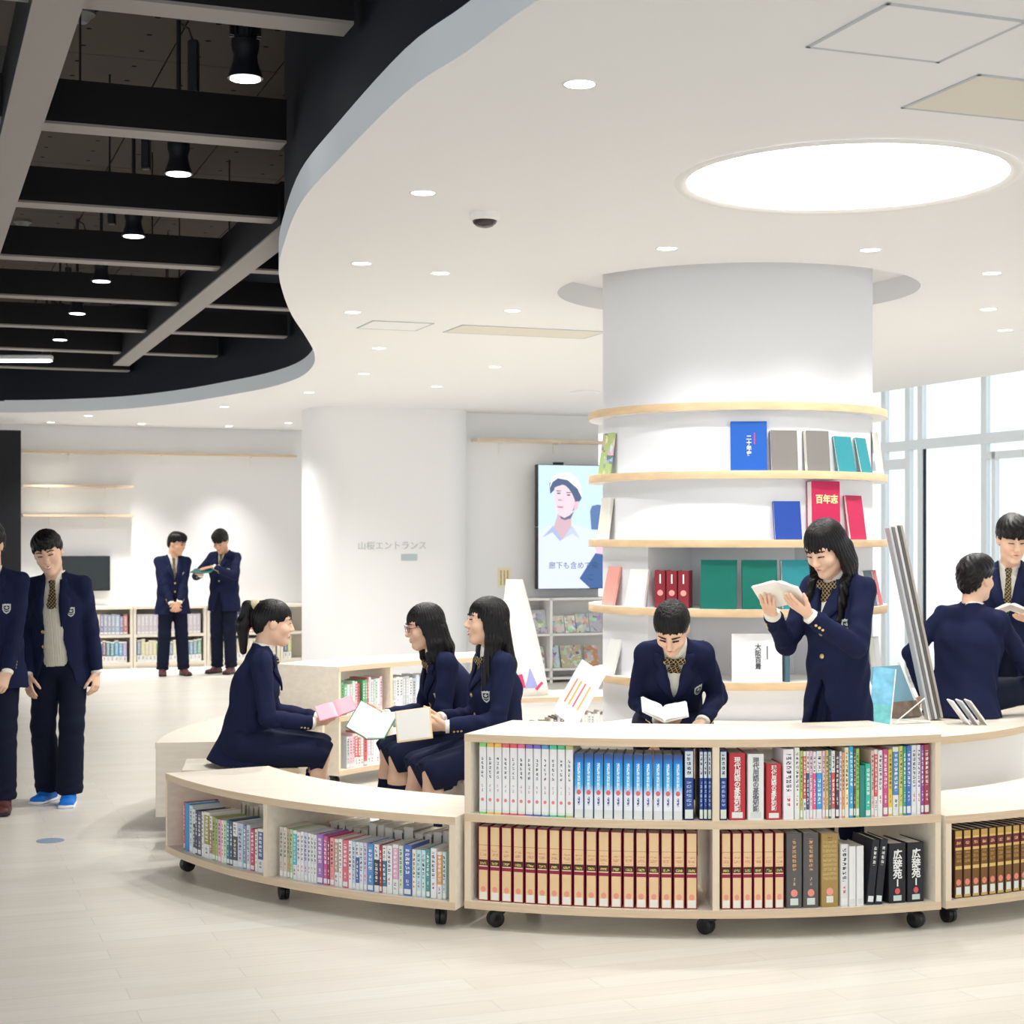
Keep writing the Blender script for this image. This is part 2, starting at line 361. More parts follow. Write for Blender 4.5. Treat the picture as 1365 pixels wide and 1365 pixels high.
# rounded white pier with the entrance name
UPR = 17.3; vl, vr = v_at(414,UPR+.3), v_at(624,UPR+.3)
def rrect(x0,y0,x1,y1,r,n=10):
    out = []
    for cx,cy,a in ((x1-r,y0+r,-90),(x1-r,y1-r,0),(x0+r,y1-r,90),(x0+r,y0+r,180)):
        for i in range(n+1): q = R(a+90*i/n); out.append((cx+r*math.cos(q), cy+r*math.sin(q)))
    return out
pier = MB().prism([tuple((rp(x,y)).xy) for x,y in rrect(vl,UPR,vr,UPR+1.1,.42)], 0, HC+.02).obj('wall_pier', 'wall_white', None, 30); struct(pier, 'rounded white pier with the entrance name on it')
mat('sign_grey', (196,200,202), .5)
D = 18.0; vs = v_at(523, UPR); Ms = lambda v, z: frame(rp(v, UPR-.003, z), V, (0,0,1), V.cross(Vector((0,0,1))))
sg = thing('wall_sign', 'pale grey entrance lettering with a small plate on the white pier', 'sign', rp(vs,UPR-.002,1.5))
sg.matrix_world = Matrix.Translation(rp(vs,UPR-.002,1.5)); inv = sg.matrix_world.inverted()
text('lettering', '山桜エントランス', .098, 'sign_grey', sg, inv @ Ms(vs, Z_(728,18)), ext=.003)
MB().box((.1,-.035,0),(.28,.035,.006)).obj('small_plate', mat('plate_grey', (186,198,204), .5), sg, False, inv @ Ms(vs, Z_(743,18)))
# black panel at the far left and white return beside it
a, b = rp(v_at(-160,UL-.9),UL-.9), rp(v_at(28,UL-.9),UL-.9)
o = wall('wall_black_panel', (a.x,a.y), (b.x,b.y), .12, 0, 2.93, 'black_panel', 'black partition panel at the end of the far wall')
# glass wall on the right: frames and panes
gw = thing('window_1', 'tall aluminium framed glass wall facing bright daylight', 'window'); del gw['category']; gw['kind'] = 'structure'
GM = frame(gl0, U, Vector((-V.x,-V.y,0)), (0,0,1))   # local x along U (away), y into the room
def gx(px):                                          # position along the glass wall seen at a pixel column
    d = Vector(((px-CX)/F, 1, 0)); k = gl0.dot(V)/d.dot(V); return ((d*k)-gl0).dot(U)
ztr = Z_(593,18.6)
def bar(name, x0, x1, z0, z1, mm='frame_alu', d=.06): return MB().box((x0,-d/2,z0),(x1,d/2,z1), GM).obj(name, mm, gw)
posts = [gx(1229), gx(1212), gx(1314), gx(1180), gx(1420), gx(1560), gx(1130)]
for p in posts: bar('mullion', p-.045, p+.045, 0, 3.6)
bar('gasket', gx(1229)-.062, gx(1229)-.046, 0, ztr-.03, 'dark_gasket', .03)
bar('transom', gx(1560), gx(1130)+.6, ztr-.05, ztr+.06, d=.08); bar('sill', gx(1560), gx(1130)+.6, 0, .06)
bar('door_head', gx(1420), gx(1317), ztr-.22, ztr-.14); bar('door_stile', gx(1327)-.03, gx(1327)+.03, 0, ztr-.14); bar('door_head', gx(1209), gx(1130), ztr-.26, ztr-.14, d=.05)
xs = sorted(posts)
for a, b in zip(xs[:-1], xs[1:]):
    bar('pane', a+.046, b-.046, .06, ztr-.05, 'glass', .008); bar('pane', a+.046, b-.046, ztr+.06, 3.58, 'glass', .008)
# far wall shelves
def wall_shelf(label, x0, x1, y, u, d=.28, br=3, mm='maple'):
    D = u/1.0; v0, v1 = v_at(x0,u), v_at(x1,u); p = rp((v0+v1)/2,u-d/2); z = Z_(y, p.y)
    t = thing('wall_shelf', label, 'shelf', rp(v0,u,z)); M = frame((0,0,0), V, -U, (0,0,1))
    MB().box((0,0,0),(v1-v0,d,.03), M).obj('board', mm, t); MB().box((0,d,0),(v1-v0,d+.004,.03), M).obj('edge_band', 'maple_edge', t)
    for i in range(br):
        x = (v1-v0)*(i+.5)/br; MB().box((x-.012,0,-.12),(x+.012,.01,0), M).box((x-.012,0,-.012),(x+.012,d*.8,0), M).obj('bracket', 'laminate_white', t)
wall_shelf('longest pale wood shelf high on the far wall', 29, 392, 607, UL, .16)
wall_shelf('short pale wood shelf, upper of the two above the black television', 29, 176, 650, UL, .2, 2)
wall_shelf('short pale wood shelf directly above the black television', 29, 176, 689, UL, .2, 2)
wall_shelf('pale wood shelf on the wall above the video screen', 628, 845, 591, UR, .22, 3)
# television on the far left wall
p = rp(v_at(62,UL), UL); t = thing('television', 'black flat television on the far wall below the short shelves', 'television', p)
M = frame((0,0,0), V, -U, (0,0,1)); w = v_at(146,UL-.1)-v_at(62,UL-.1)
MB().bbox_((0,.05,Z_(788,p.y)),(w,.1,Z_(741,p.y)), .008, M).obj('casing', 'black_plastic', t); MB().box((.015,.1,Z_(788,p.y)+.015),(w-.015,.103,Z_(741,p.y)-.015), M).obj('screen', mat('screen_off', (40,48,52), .25, .4), t)
MB().box((w*.4,0,1.1),(w*.6,.05,1.25), M).obj('wall_mount', 'black_plastic', t)
# ------------------------------------------------------------------ curved shelf ring
RC = (.83, 9.62)
def pol(C, r, a, z=0): return Vector((C[0]+r*math.sin(R(a)), C[1]-r*math.cos(R(a)), z))
def caster(parent, p):
    c = MB().lathe([(.022,.056),(.028,.062),(.028,.082)], 14).box((-.024,-.004,.03),(-.018,.03,.062)).box((.018,-.004,.03),(.024,.03,.062)).obj('caster', 'black_plastic', parent, 40, Matrix.Translation(p) @ Matrix.Rotation(random.uniform(0,6),4,'Z'))
    MB().lathe([(.02,-.024),(.034,-.02),(.036,-.012),(.036,-.003),(.03,0),(.036,.003),(.036,.012),(.034,.02),(.02,.024)], 20, Matrix.Translation((0,.018,.036)) @ Matrix.Rotation(R(90),4,'Y')).obj('wheel', 'black_plastic', c, 40)
def unit(label, C, Ro, depth, a0, a1, ztop, shelves, divs, cas, ends=(True,True), zb=.085, backs=()):
    t = thing('curved_bookshelf', label, 'bookshelf', pol(C, Ro-depth/2, (a0+a1)/2)); inv = Matrix.Translation(-t.location)
    T = .032; Ri = Ro-depth; n = max(6, int(abs(a1-a0)/2))
    def part(name, m_, *arc): return MB().arc(C, *arc, n).obj(name, m_, t, 30, inv)
    for nm, z in [('top_board', ztop-T), ('bottom_board', zb)] + [('shelf_board', s) for s in shelves]:
        o = 0 if nm != 'shelf_board' else .012
        b = part(nm, 'maple', Ri+.002+o, Ro-.002-o*0, a0, a1, z, z+T)
        MB().arc(C, Ro-.002, Ro+.001, a0, a1, z-.0005, z+T+.0005, n).obj('edge_band', 'maple_edge', b, 30)
        MB().arc(C, Ri-.001, Ri+.002, a0, a1, z-.0005, z+T+.0005, n).obj('edge_band', 'maple_edge', b, 30)
    da = math.degrees(.028/Ro)
    def panel(nm, a, s, z0, z1):
        p = MB().arc(C, Ri+.004, Ro-.004, a, a+s*da, z0, z1, 1).obj(nm, 'maple', t, False, inv)
        MB().arc(C, Ro-.004, Ro-.001, a, a+s*da, z0, z1, 1).obj('edge_band', mat('panel_edge', (234,218,192), .5), p)
        MB().arc(C, Ri+.001, Ri+.004, a, a+s*da, z0, z1, 1).obj('edge_band', 'panel_edge', p)
    lv = [zb] + sorted(shelves) + [ztop-T]
    sg_ = 1 if a1 > a0 else -1
    panel('side_panel', a0, sg_, zb+T, ztop-T); panel('side_panel', a1, -sg_, zb+T, ztop-T)
    for d in divs:
        for z0, z1 in zip(lv[:-1], lv[1:]): panel('divider', d-da/2, 1, z0+T, z1)
    for r, a in cas: caster(t, pol(C, r, a) - t.location)
    return t
tall = unit('tall curved two-tier bookshelf on casters full of encyclopaedia sets', RC, 2.85, .56, -21.2, 20.0, .82, [.452], [.15], [(2.77,-18.6),(2.77,-.2),(2.77,18.2),(2.36,-18),(2.36,17)])
CL = (.79, 9.60)
low = unit('low curved one-tier bookshelf on casters beside the tall encyclopaedia shelf', CL, 2.87, .54, -61.2, -21.0, .475, [], [-41.6], [(2.78,-58.8),(2.78,-41),(2.77,-23.2),(2.4,-58),(2.4,-24)])
rgt = unit('low curved one-tier bookshelf holding brown and gold volumes', RC, 2.85, .56, 20.5, 58, .475, [], [39], [(2.77,22.2),(2.77,39),(2.36,23)])
lft = unit('low curved bookshelf with a plain end panel behind the ponytail girl', RC, 2.85, .56, -82, -117, .5, [], [-99], [(2.77,-84),(2.4,-84),(2.77,-114)])
bak = unit('taller curved two-tier bookshelf behind the three seated girls', RC, 2.85, .56, -121, -157, .8, [.44], [-134], [(2.4,-123),(2.4,-138),(2.4,-154)])
bk2 = unit('low curved bookshelf of pale volumes in front of the magazine rack', RC, 2.85, .56, -158, -198, .5, [], [-178], [(2.4,-160),(2.4,-178),(2.4,-195)])

# ------------------------------------------------------------------ books
def spine_mat(name, base=None, bands=(), edge=None, texts=(), dots=(), sticker=None, rough=.45):
    """spine print by height (0 bottom, 1 top): colour bands, text-like marks, round marks, call-number sticker"""
    m, g = newmat(name, rough, .35)
    tc = g.n('ShaderNodeTexCoord'); sx = g.n('ShaderNodeSeparateXYZ'); g.l(tc.outputs['Generated'], sx.inputs[0]); x, y, z = sx.outputs[:3]
    so = g.n('ShaderNodeSeparateXYZ'); g.l(tc.outputs['Object'], so.inputs[0])
    oi = g.n('ShaderNodeObjectInfo')
    col = s2l(base) if base else oi.outputs['Color']
    for z0, z1, c in bands: col = g.mix(g.rng(z, z0, z1), col, s2l(c))
    front = g.m('LESS_THAN', so.outputs[1], .0032)
    if texts:
        cb = g.n('ShaderNodeCombineXYZ'); g.l(g.m('MULTIPLY', so.outputs[0], 230), cb.inputs[0]); g.l(g.m('MULTIPLY', so.outputs[2], 260), cb.inputs[1]); g.l(g.m('MULTIPLY', oi.outputs['Random'], 50), cb.inputs[2])
        nz = g.n('ShaderNodeTexNoise'); nz.inputs['Scale'].default_value = 1; nz.inputs['Detail'].default_value = 1; g.l(cb.outputs[0], nz.inputs['Vector'])
        wv = g.m('GREATER_THAN', g.m('SINE', g.m('MULTIPLY', so.outputs[2], 330)), -.55)
        ink = g.m('MULTIPLY', g.m('GREATER_THAN', nz.outputs[0], .47), wv)
        for z0, z1, xw, c in texts:
            k = g.m('MULTIPLY', g.m('MULTIPLY', g.rng(z, z0, z1), g.rng(x, .5-xw, .5+xw)), ink)
            col = g.mix(g.m('MULTIPLY', k, front), col, s2l(c))
    for zc, rad, c, asp in dots:                          # rad as share of the thickness; object metres keep it round
        zz = g.n('ShaderNodeVectorMath', operation='MULTIPLY'); 
        bx = g.m('MULTIPLY', g.m('SUBTRACT', x, .5), 1.0); dz = g.m('MULTIPLY', g.m('SUBTRACT', z, zc), asp)
        k = g.m('LESS_THAN', g.m('ADD', g.m('MULTIPLY', bx, bx), g.m('MULTIPLY', dz, dz)), rad*rad); col = g.mix(g.m('MULTIPLY', k, front), col, s2l(c))
    if sticker:
        z0, z1, xw, c = sticker; k = g.m('MULTIPLY', g.rng(z, z0, z1), g.rng(x, .5-xw, .5+xw)); col = g.mix(g.m('MULTIPLY', k, front), col, s2l(c))
    if edge:
        k = g.m('MAXIMUM', g.m('MAXIMUM', g.m('LESS_THAN', x, .09), g.m('GREATER_THAN', x, .91)), g.m('MAXIMUM', g.m('LESS_THAN', z, .012), g.m('GREATER_THAN', z, .985)))
        col = g.mix(k, col, s2l(edge))
    g.val(col, g.b.inputs['Base Color'])
    return m
WH = (246,246,244)
spine_mat('book_white_title', None, texts=[(.42,.92,.26,(250,250,248)), (.2,.34,.16,(240,240,238))], sticker=(.03,.13,.42,(238,240,238)))
spine_mat('book_dark_title', None, texts=[(.4,.93,.24,(60,60,72)), (.19,.33,.15,(190,70,80))], sticker=(.03,.13,.42,(240,242,240)))
spine_mat('book_two_tone', None, bands=[(.0,.3,(238,238,236)), (.93,1.0,(240,236,226))], texts=[(.36,.9,.27,(245,245,240)), (.1,.26,.2,(80,90,120))])
spine_mat('book_capped', None, bands=[(.68,1.0,(242,242,240)), (.0,.14,(236,238,238))], texts=[(.7,.95,.25,(50,60,80)), (.22,.6,.26,(248,248,244))])
spine_mat('book_plain', None)
m = MATS['book_plain']; m.node_tree.nodes['Principled BSDF'].inputs['Roughness'].default_value = .6
spine_mat('set_tan', (238,204,156), bands=[(.47,.545,(54,44,36)), (.545,.552,(190,110,90)), (.41,.455,(150,34,70)), (.455,.47,(242,212,168)), (.74,.745,(150,90,80)), (.745,1,(238,206,158))],
          texts=[(.485,.53,.3,(222,196,110)), (.57,.68,.3,(216,160,124))], dots=[(.155,.24,(240,158,136),6.3)], sticker=(.02,.115,.34,(240,240,232)), edge=(128,22,52))
spine_mat('set_white', (244,245,247), bands=[(.0,.06,(228,240,226))], texts=[(.5,.8,.14,(70,86,100)), (.3,.42,.1,(200,170,190))], dots=[(.2,.22,(236,136,132),9.)])
m, g = MATS['set_white'], N(MATS['set_white'])      # coloured cap and foot from the volume's own colour
tc = g.n('ShaderNodeTexCoord'); sx = g.n('ShaderNodeSeparateXYZ'); g.l(tc.outputs['Generated'], sx.inputs[0]); oi = g.n('ShaderNodeObjectInfo')
prev = g.b.inputs['Base Color'].links[0].from_socket
g.l(g.mix(g.m('MAXIMUM', g.m('GREATER_THAN', sx.outputs[2], .945), g.m('LESS_THAN', sx.outputs[2], .025)), prev, oi.outputs['Color']), g.b.inputs['Base Color'])
m, g = newmat('set_blue', .35, .4)                  # sky-blue volumes fading to white
tc = g.n('ShaderNodeTexCoord'); sx = g.n('ShaderNodeSeparateXYZ'); g.l(tc.outputs['Generated'], sx.inputs[0]); so = g.n('ShaderNodeSeparateXYZ'); g.l(tc.outputs['Object'], so.inputs[0])
cr = g.n('ShaderNodeValToRGB'); g.l(sx.outputs[2], cr.inputs[0]); e = cr.color_ramp.elements
e[0].position = .0; e[0].color = (*s2l((232,236,236)),1); e[1].position = 1; e[1].color = (*s2l((44,84,150)),1)
for p, c in ((.13,(226,232,230)),(.14,(240,243,250)),(.36,(236,240,250)),(.52,(60,175,240)),(.84,(20,150,235)),(.9,(40,120,205)),(.95,(60,90,150))): q = e.new(p); q.color = (*s2l(c),1)
cb = g.n('ShaderNodeCombineXYZ'); g.l(g.m('MULTIPLY', so.outputs[0], 200), cb.inputs[0]); g.l(g.m('MULTIPLY', so.outputs[2], 200), cb.inputs[1])
nz = g.n('ShaderNodeTexNoise'); nz.inputs['Scale'].default_value = 1; g.l(cb.outputs[0], nz.inputs['Vector']); ink = g.m('GREATER_THAN', nz.outputs[0], .46)
col = g.mix(g.m('MULTIPLY', ink, g.m('MULTIPLY', g.rng(sx.outputs[2],.45,.86), g.rng(sx.outputs[0],.34,.66))), cr.outputs[0], s2l((225,244,252)))
col = g.mix(g.m('MULTIPLY', ink, g.m('MULTIPLY', g.rng(sx.outputs[2],.2,.33), g.rng(sx.outputs[0],.38,.62))), col, s2l((60,90,160)))
bx = g.m('SUBTRACT', sx.outputs[0], .5); dz = g.m('MULTIPLY', g.m('SUBTRACT', sx.outputs[2], .4), 6.7)
col = g.mix(g.m('LESS_THAN', g.m('ADD', g.m('MULTIPLY',bx,bx), g.m('MULTIPLY',dz,dz)), .06), col, s2l((232,110,110)))
g.l(g.mix(g.m('MAXIMUM', g.m('LESS_THAN', sx.outputs[0], .03), g.m('GREATER_THAN', sx.outputs[0], .97)), col, s2l((120,150,190))), g.b.inputs['Base Color'])
spine_mat('set_navy', (42,74,150), bands=[(.6,.97,(214,226,232)), (.02,.15,(226,236,226))], texts=[(.64,.93,.2,(50,60,90)), (.2,.55,.24,(170,190,220))], edge=(24,30,70))
spine_mat('set_gold', (122,84,34), bands=[(.9,1,(206,168,86)), (.74,.87,(112,28,44)), (.87,.9,(230,196,110)), (.7,.74,(226,190,104)), (.42,.47,(226,194,112)), (.0,.05,(210,174,90))], texts=[(.78,.84,.25,(220,180,120)), (.5,.68,.3,(176,138,64))], dots=[(.23,.3,(236,140,124),6.5)], sticker=(.05,.16,.32,(226,234,228)), edge=(70,34,22))
spine_mat('book_grey_gold', (96,94,94), texts=[(.5,.92,.12,(222,170,110)), (.3,.42,.06,(220,190,160))], dots=[(.2,.22,(238,150,136),4.4)], sticker=(.04,.13,.26,(216,226,222)))
spine_mat('book_khaki', (170,142,84), texts=[(.4,.95,.12,(110,84,44)), (.35,.9,.4,(196,170,116))], dots=[(.21,.2,(240,160,146),3.8)], sticker=(.06,.15,.2,(232,234,226)))
spine_mat('book_black', (34,36,42), texts=[], dots=[(.2,.15,(226,92,92),3.)], sticker=(.04,.13,.24,(208,222,218)))
spine_mat('book_black_slim', (38,40,48), texts=[(.6,.9,.18,(235,235,230))], sticker=(.04,.13,.36,(230,236,236)))
spine_mat('book_red_title', (196,58,66), sticker=(.03,.12,.34,(236,238,236)))
spine_mat('book_white_plain', (238,240,238), sticker=(.03,.12,.34,(222,226,224)))
mat('ink_white', (248,248,246), .6); mat('ink_dark', (70,74,86), .6); mat('ink_gold', (244,222,164), .5); mat('ink_red', (214,70,80), .6)
BOOKS = {}
def book(label, M, t, h, d, mm, col=None, group=None, parent=None, name='book', roll=0):
    """closed book; local spine faces -y, thickness along x, height along z, pages towards +y"""
    key = (round(t,4), round(h,4), round(d,4), mm)
    if key not in BOOKS:
        c = min(.003, t*.2); k = min(.0022, t*.16)
        cov = MB().prism([(-t/2,d),(-t/2,c),(-t/2+c,0),(t/2-c,0),(t/2,c),(t/2,d),(t/2-k,d),(t/2-k,.005),(-t/2+k,.005),(-t/2+k,d)], 0, h)
        me = bpy.data.meshes.new('book_cover'); me.from_pydata(cov.v, [], cov.f); me.materials.append(MATS[mm])
        pg = MB().box((-t/2+k,.005,.004),(t/2-k,d-.004,h-.004)); mp_ = bpy.data.meshes.new('pages'); mp_.from_pydata(pg.v, [], pg.f); mp_.materials.append(MATS['paper'])
        BOOKS[key] = (me, mp_)
    me, mp_ = BOOKS[key]
    o = link(name, me, None, None, False, M @ Matrix.Rotation(roll,4,'Y')); tag(o, label, 'book', group)
    if col: o.color = (*s2l(tuple(c+(255-c)*.16 for c in col)), 1)
    link('pages', mp_, None, o)
    return o
def on_arc(C, r, a, z, inward=False): return Matrix.Translation(pol(C, r, a, z)) @ Matrix.Rotation(R(a) + (math.pi if inward else 0), 4, 'Z')
def row(C, r, a0, a1, z, items, inward=False, gap=.0006):
    """items: (thickness, height, depth, material, colour, label, group); thicknesses are scaled to fill the arc"""
    fan = 1 if inward else (r-max(i[2] for i in items)-.002)/r      # pages end sits on a smaller circle
    L = abs(R(a1-a0))*r; tot = sum(i[0] for i in items) + gap*len(items); k = L/tot; s = 1 if a1 > a0 else -1; a = a0; out = []
    for t, h, d, mm, col, lab, grp in items:
        t2 = t*k; w = math.degrees((t2+gap*k)/r)*s
        out.append(book(lab, on_arc(C, r, a+w/2, z, inward), t2*.985*fan, h, d, mm, col, grp)); a += w
    return out
def clean(lst, where, group):
    """labels of a mixed row: each book is named with its neighbours; look-alikes share label and group"""
    out = []; n = len(lst); where = where
    for i, (cn, rgb, t, h, mm) in enumerate(lst):
        if i == 0: nb = 'first in row beside %s' % lst[1][0]
        elif i == n-1: nb = 'last in row after %s' % lst[-2][0]
        else: nb = 'between %s and %s' % (lst[i-1][0], lst[i+1][0])
        out.append((t, h, .15+random.uniform(0,.03), mm, rgb, '%s book %s, %s' % (cn, nb, where), group))
    return out
def mixed(spec):                                    # 'name r g b thickness height style' per line
    st = {'w':'book_white_title','d':'book_dark_title','t':'book_two_tone','c':'book_capped','p':'book_plain'}
    out = []
    for l in spec.strip().split('\n'):
        p = l.split(); out.append((p[0].replace('_',' '), tuple(int(v) for v in p[1:4]), float(p[4])/1000, float(p[5])/1000, st[p[6]]))
    return out
ZL = .085+.032+.0005
bay1 = mixed('''red-and-white 214 60 62 9 232 w
cyan 30 140 205 26 232 p
pale_grey 216 220 224 20 226 d
black-and-white 60 60 66 12 214 c
navy 34 48 92 12 212 w
patterned_black 70 66 80 20 212 w
white 238 238 240 12 214 d
olive-and-black 150 138 40 26 220 t
brown-and-white 150 120 90 12 206 c
olive-green 160 170 80 15 205 d
leaf-green 150 196 110 9 200 d
pink 236 160 200 15 200 d
cream 244 240 206 10 200 d
mint 190 230 196 11 202 d
dark_teal 40 110 130 12 208 w
slate-navy 50 66 96 12 206 w
black-and-yellow 60 60 50 17 206 c
ice-blue 190 206 226 22 206 d
blue-grey 120 140 170 11 200 w
silver 206 210 214 14 206 d
crimson 190 56 96 15 190 w
ivory 246 238 214 10 194 d
blue-and-white 50 76 150 19 200 t
lavender 176 160 214 12 196 d''')
row(CL, 2.83, -58.2, -42.3, ZL, clean(bay1, 'low shelf before the ponytail girl', 'mixed books in the low shelf'))
bay2 = mixed('''stone-grey 206 200 190 16 226 d
beige 216 206 186 16 226 d
sand-brown 190 164 124 10 222 d
pale_green 170 214 160 13 222 d
aqua 60 178 208 14 220 t
white-and-rose 244 240 238 16 214 d
white 240 242 244 12 218 d
pale_lilac 214 214 236 15 218 d
milk-white 240 240 236 11 216 d
white-and-green 230 240 232 11 214 d
chalk-white 240 238 242 11 212 d
violet 150 100 180 24 220 w
magenta 200 70 140 15 214 w
dark_red 130 50 60 8 208 w
salmon 240 150 150 16 210 d
brown-and-green 176 150 120 14 208 t
plain_white 244 244 242 14 210 d
rose-red 224 90 110 20 208 w
snow-white 244 244 246 13 208 d
pale_blue 196 216 238 11 206 d
deep_blue 50 90 160 12 206 c
white-and-blue 220 230 240 14 206 d
lilac 220 200 230 12 206 d
bright_blue 64 130 200 22 206 w
black-capped 40 44 56 17 206 c
blood-red 160 40 46 9 204 w
teal-capped 40 100 120 14 204 c
matte_white 238 240 244 18 206 d
pink-and-purple 226 160 200 19 214 t
pale_mint 206 230 206 15 210 d
royal_blue 58 90 176 26 216 w
oatmeal 236 236 218 13 200 d
sky-topped 190 226 236 15 200 d
cyan-topped 200 232 240 13 200 d
sea-green 60 140 140 13 206 w
polar-white 240 240 248 19 212 d
orange-and-purple 230 150 70 16 200 t
ice-cyan 196 226 230 11 200 d''')
row(CL, 2.83, -40.6, -22.2, ZL, clean(bay2, 'low shelf next to the tall one', 'mixed books in the low shelf'))
def inner(C, a0, a1, n, where):
    it = []
    for i in range(n):
        nm, c = random.choice([('grey',(150,150,156)),('brown',(140,110,90)),('slate blue',(70,100,140)),('olive',(150,146,80)),('white',(230,230,230)),('red',(190,50,70))])
        it.append((random.uniform(.03,.045), random.uniform(.2,.235), .17, 'book_two_tone', c, '%s book facing inwards %s' % (nm, where), 'inward facing books'))
    row(C, 2.36, a0, a1, ZL, it, True)
inner(CL, -58, -43, 13, 'behind the low shelf books before the ponytail girl'); inner(CL, -40.4, -22.4, 16, 'behind the low shelf books next to the tall one')
# tall shelf, upper tier
ZU = .452+.032+.0005; r_ = 2.825
hues = [(120,214,110),(240,190,60),(250,190,70),(236,92,100),(226,80,96),(240,90,150),(120,90,190),(96,90,190),(80,140,200),(60,190,160),(70,190,120),(190,190,110)]
names = 'green amber yellow red scarlet pink violet indigo blue turquoise emerald olive'.split()
row(RC, r_, -20.1, -11.75, ZU, [(.027,.298,.2,'set_white',c,'white encyclopaedia volume with %s cap and small red round mark' % n,'white volumes with coloured caps') for c, n in zip(hues, names)])
row(RC, r_, -11.7, -2.55, ZU, [(.035,.268,.19,'set_blue',None,'sky-blue volume fading to white with a red round mark','sky-blue volumes on the tall shelf')]*11)
row(RC, r_, -2.5, -1.6, ZU, [(.035,.292,.19,'set_navy',None,'dark blue volume with pale title block set apart beside the sky-blue set',None)])
row(RC, r_, -1.2, -.15, ZU, [(.028,.29,.19,'set_navy',None,'dark blue volume with pale title block left of the middle divider','three dark blue volumes')]*3)
row(RC, r_, .5, 1.15, ZU, [(.03,.29,.19,'set_navy',None,'dark blue volume with pale title block right of the middle divider',None)])
def kanji(o, body, size, ink, x=0, z=.5, h=.3, sp=.92, bold=.0006):
    return text('title', body, size, ink, o, frame((x,-.0012,z*h), (1,0,0), (0,0,1), (0,-1,0)), True, bold, space=sp)
o = row(RC, r_, 1.25, 2.72, ZU, [(.07,.276,.19,'book_red_title',None,'thick red yearbook with white vertical title on the tall shelf',None)])[0]; kanji(o, '現代用語の基礎知識', .027, 'ink_white', 0, .53, .276)
o = row(RC, r_, 2.8, 4.3, ZU, [(.07,.272,.19,'book_white_plain',None,'thick white yearbook with grey vertical title on the tall shelf',None)])[0]; kanji(o, '現代用語の基礎知識', .027, mat('ink_grey',(120,120,126),.6), 0, .53, .272)
o = row(RC, r_, 4.4, 5.75, ZU, [(.065,.232,.16,'book_red_title',None,'shorter red yearbook with white vertical title beside white one',None)])[0]; kanji(o, '現代用語の基礎知識', .0225, 'ink_white', 0, .56, .232)
up = mixed('''white 244 240 246 46 290 d
white-and-green 236 240 230 22 296 d
lime 180 196 90 12 282 d
red-and-yellow 210 90 60 13 280 t
navy-and-yellow 50 60 110 12 280 c
blush 240 200 216 13 280 d
hot-pink 236 70 140 14 278 c
sky-blue 40 150 216 24 280 c
soft_pink 240 190 206 12 280 d
mustard 206 180 100 14 282 d
teal 50 110 116 9 284 w
coral 200 80 80 17 280 c
black-and-maroon 60 34 40 16 280 w
lilac-white 226 220 236 11 276 d
tangerine 236 160 90 10 272 d
white-and-yellow 240 232 190 18 292 d
bright_cyan 30 160 216 19 296 w
chocolate 84 50 40 8 290 w
apple-green 140 196 80 16 286 d
bottle-green 20 120 110 24 216 p
turquoise 30 186 160 24 222 w
shell-pink 230 190 180 13 276 d
red-and-white 214 70 80 15 280 t
paper-white 240 240 236 22 276 d
magenta 200 60 130 22 280 w
yellow 220 196 60 20 278 d
blue-and-white 60 120 190 27 288 t
lemon-green 200 206 100 18 290 d
forest-green 50 150 120 14 288 w
cobalt 40 100 190 22 290 w
silver-white 226 230 236 24 292 d
cool_white 240 240 244 18 292 d
purple 140 60 150 15 290 w
burgundy 160 40 60 24 292 w''')
row(RC, r_, 5.85, 19.2, ZU, clean(up, 'upper tier of tall shelf', 'mixed books in the tall shelf'))
# tall shelf, lower tier
row(RC, r_, -20.2, -1.3, ZL, [(.05,.316,.22,'set_tan',None,'tan encyclopaedia volume with maroon edges left of the middle divider','tan encyclopaedia volumes')]*18)
row(RC, r_, .6, 6.0, ZL, [(.05,.316,.22,'set_tan',None,'tan encyclopaedia volume with maroon edges right of the middle divider','tan volumes right of the divider')]*6)
row(RC, r_, 6.1, 9.0, ZL, [(.07,.31,.2,'book_grey_gold',None,'thick dark grey dictionary with gold title beside tan volumes','dark grey dictionaries')]*2)
row(RC, r_, 9.1, 10.75, ZL, [(.08,.305,.2,'book_khaki',None,'thick khaki dictionary between the grey and the white books',None)])
row(RC, r_, 10.85, 11.6, ZL, [(.036,.258,.17,'book_dark_title',(224,226,226),'slim white book with dark title beside the khaki dictionary',None)])
row(RC, r_, 11.62, 12.28, ZL, [(.036,.248,.16,'book_white_plain',None,'small cream paperback between slim white and squat white books',None)])
row(RC, r_, 12.3, 13.0, ZL, [(.045,.248,.16,'book_white_plain',None,'squat white paperback beside the leaning black books',None)])
for a in (13.55, 14.32): book('slim black volume with white title leaning between white and thick books', on_arc(RC, r_, a, ZL+.003), .033, .27, .19, 'book_black_slim', None, 'leaning black volumes', roll=R(6))
for a in (16.15, 17.93):
    o = book('thick black dictionary with large white title at the end of the row', on_arc(RC, r_-.005, a, ZL), .078, .25, .19, 'book_black', None, 'thick black dictionaries')
    kanji(o, '広辞苑', .043, 'ink_white', 0, .64, .25, .95, .001); MB().box((-.003,-.0012,.07),(.003,-.0004,.1)).obj('small_subtitle', 'ink_white', o)
# right low shelf
row(RC, r_, 21.7, 31.8, ZL, [(.043,.29,.2,'set_gold',None,'brown volume with gold bands and maroon title block','brown and gold volumes')]*11)
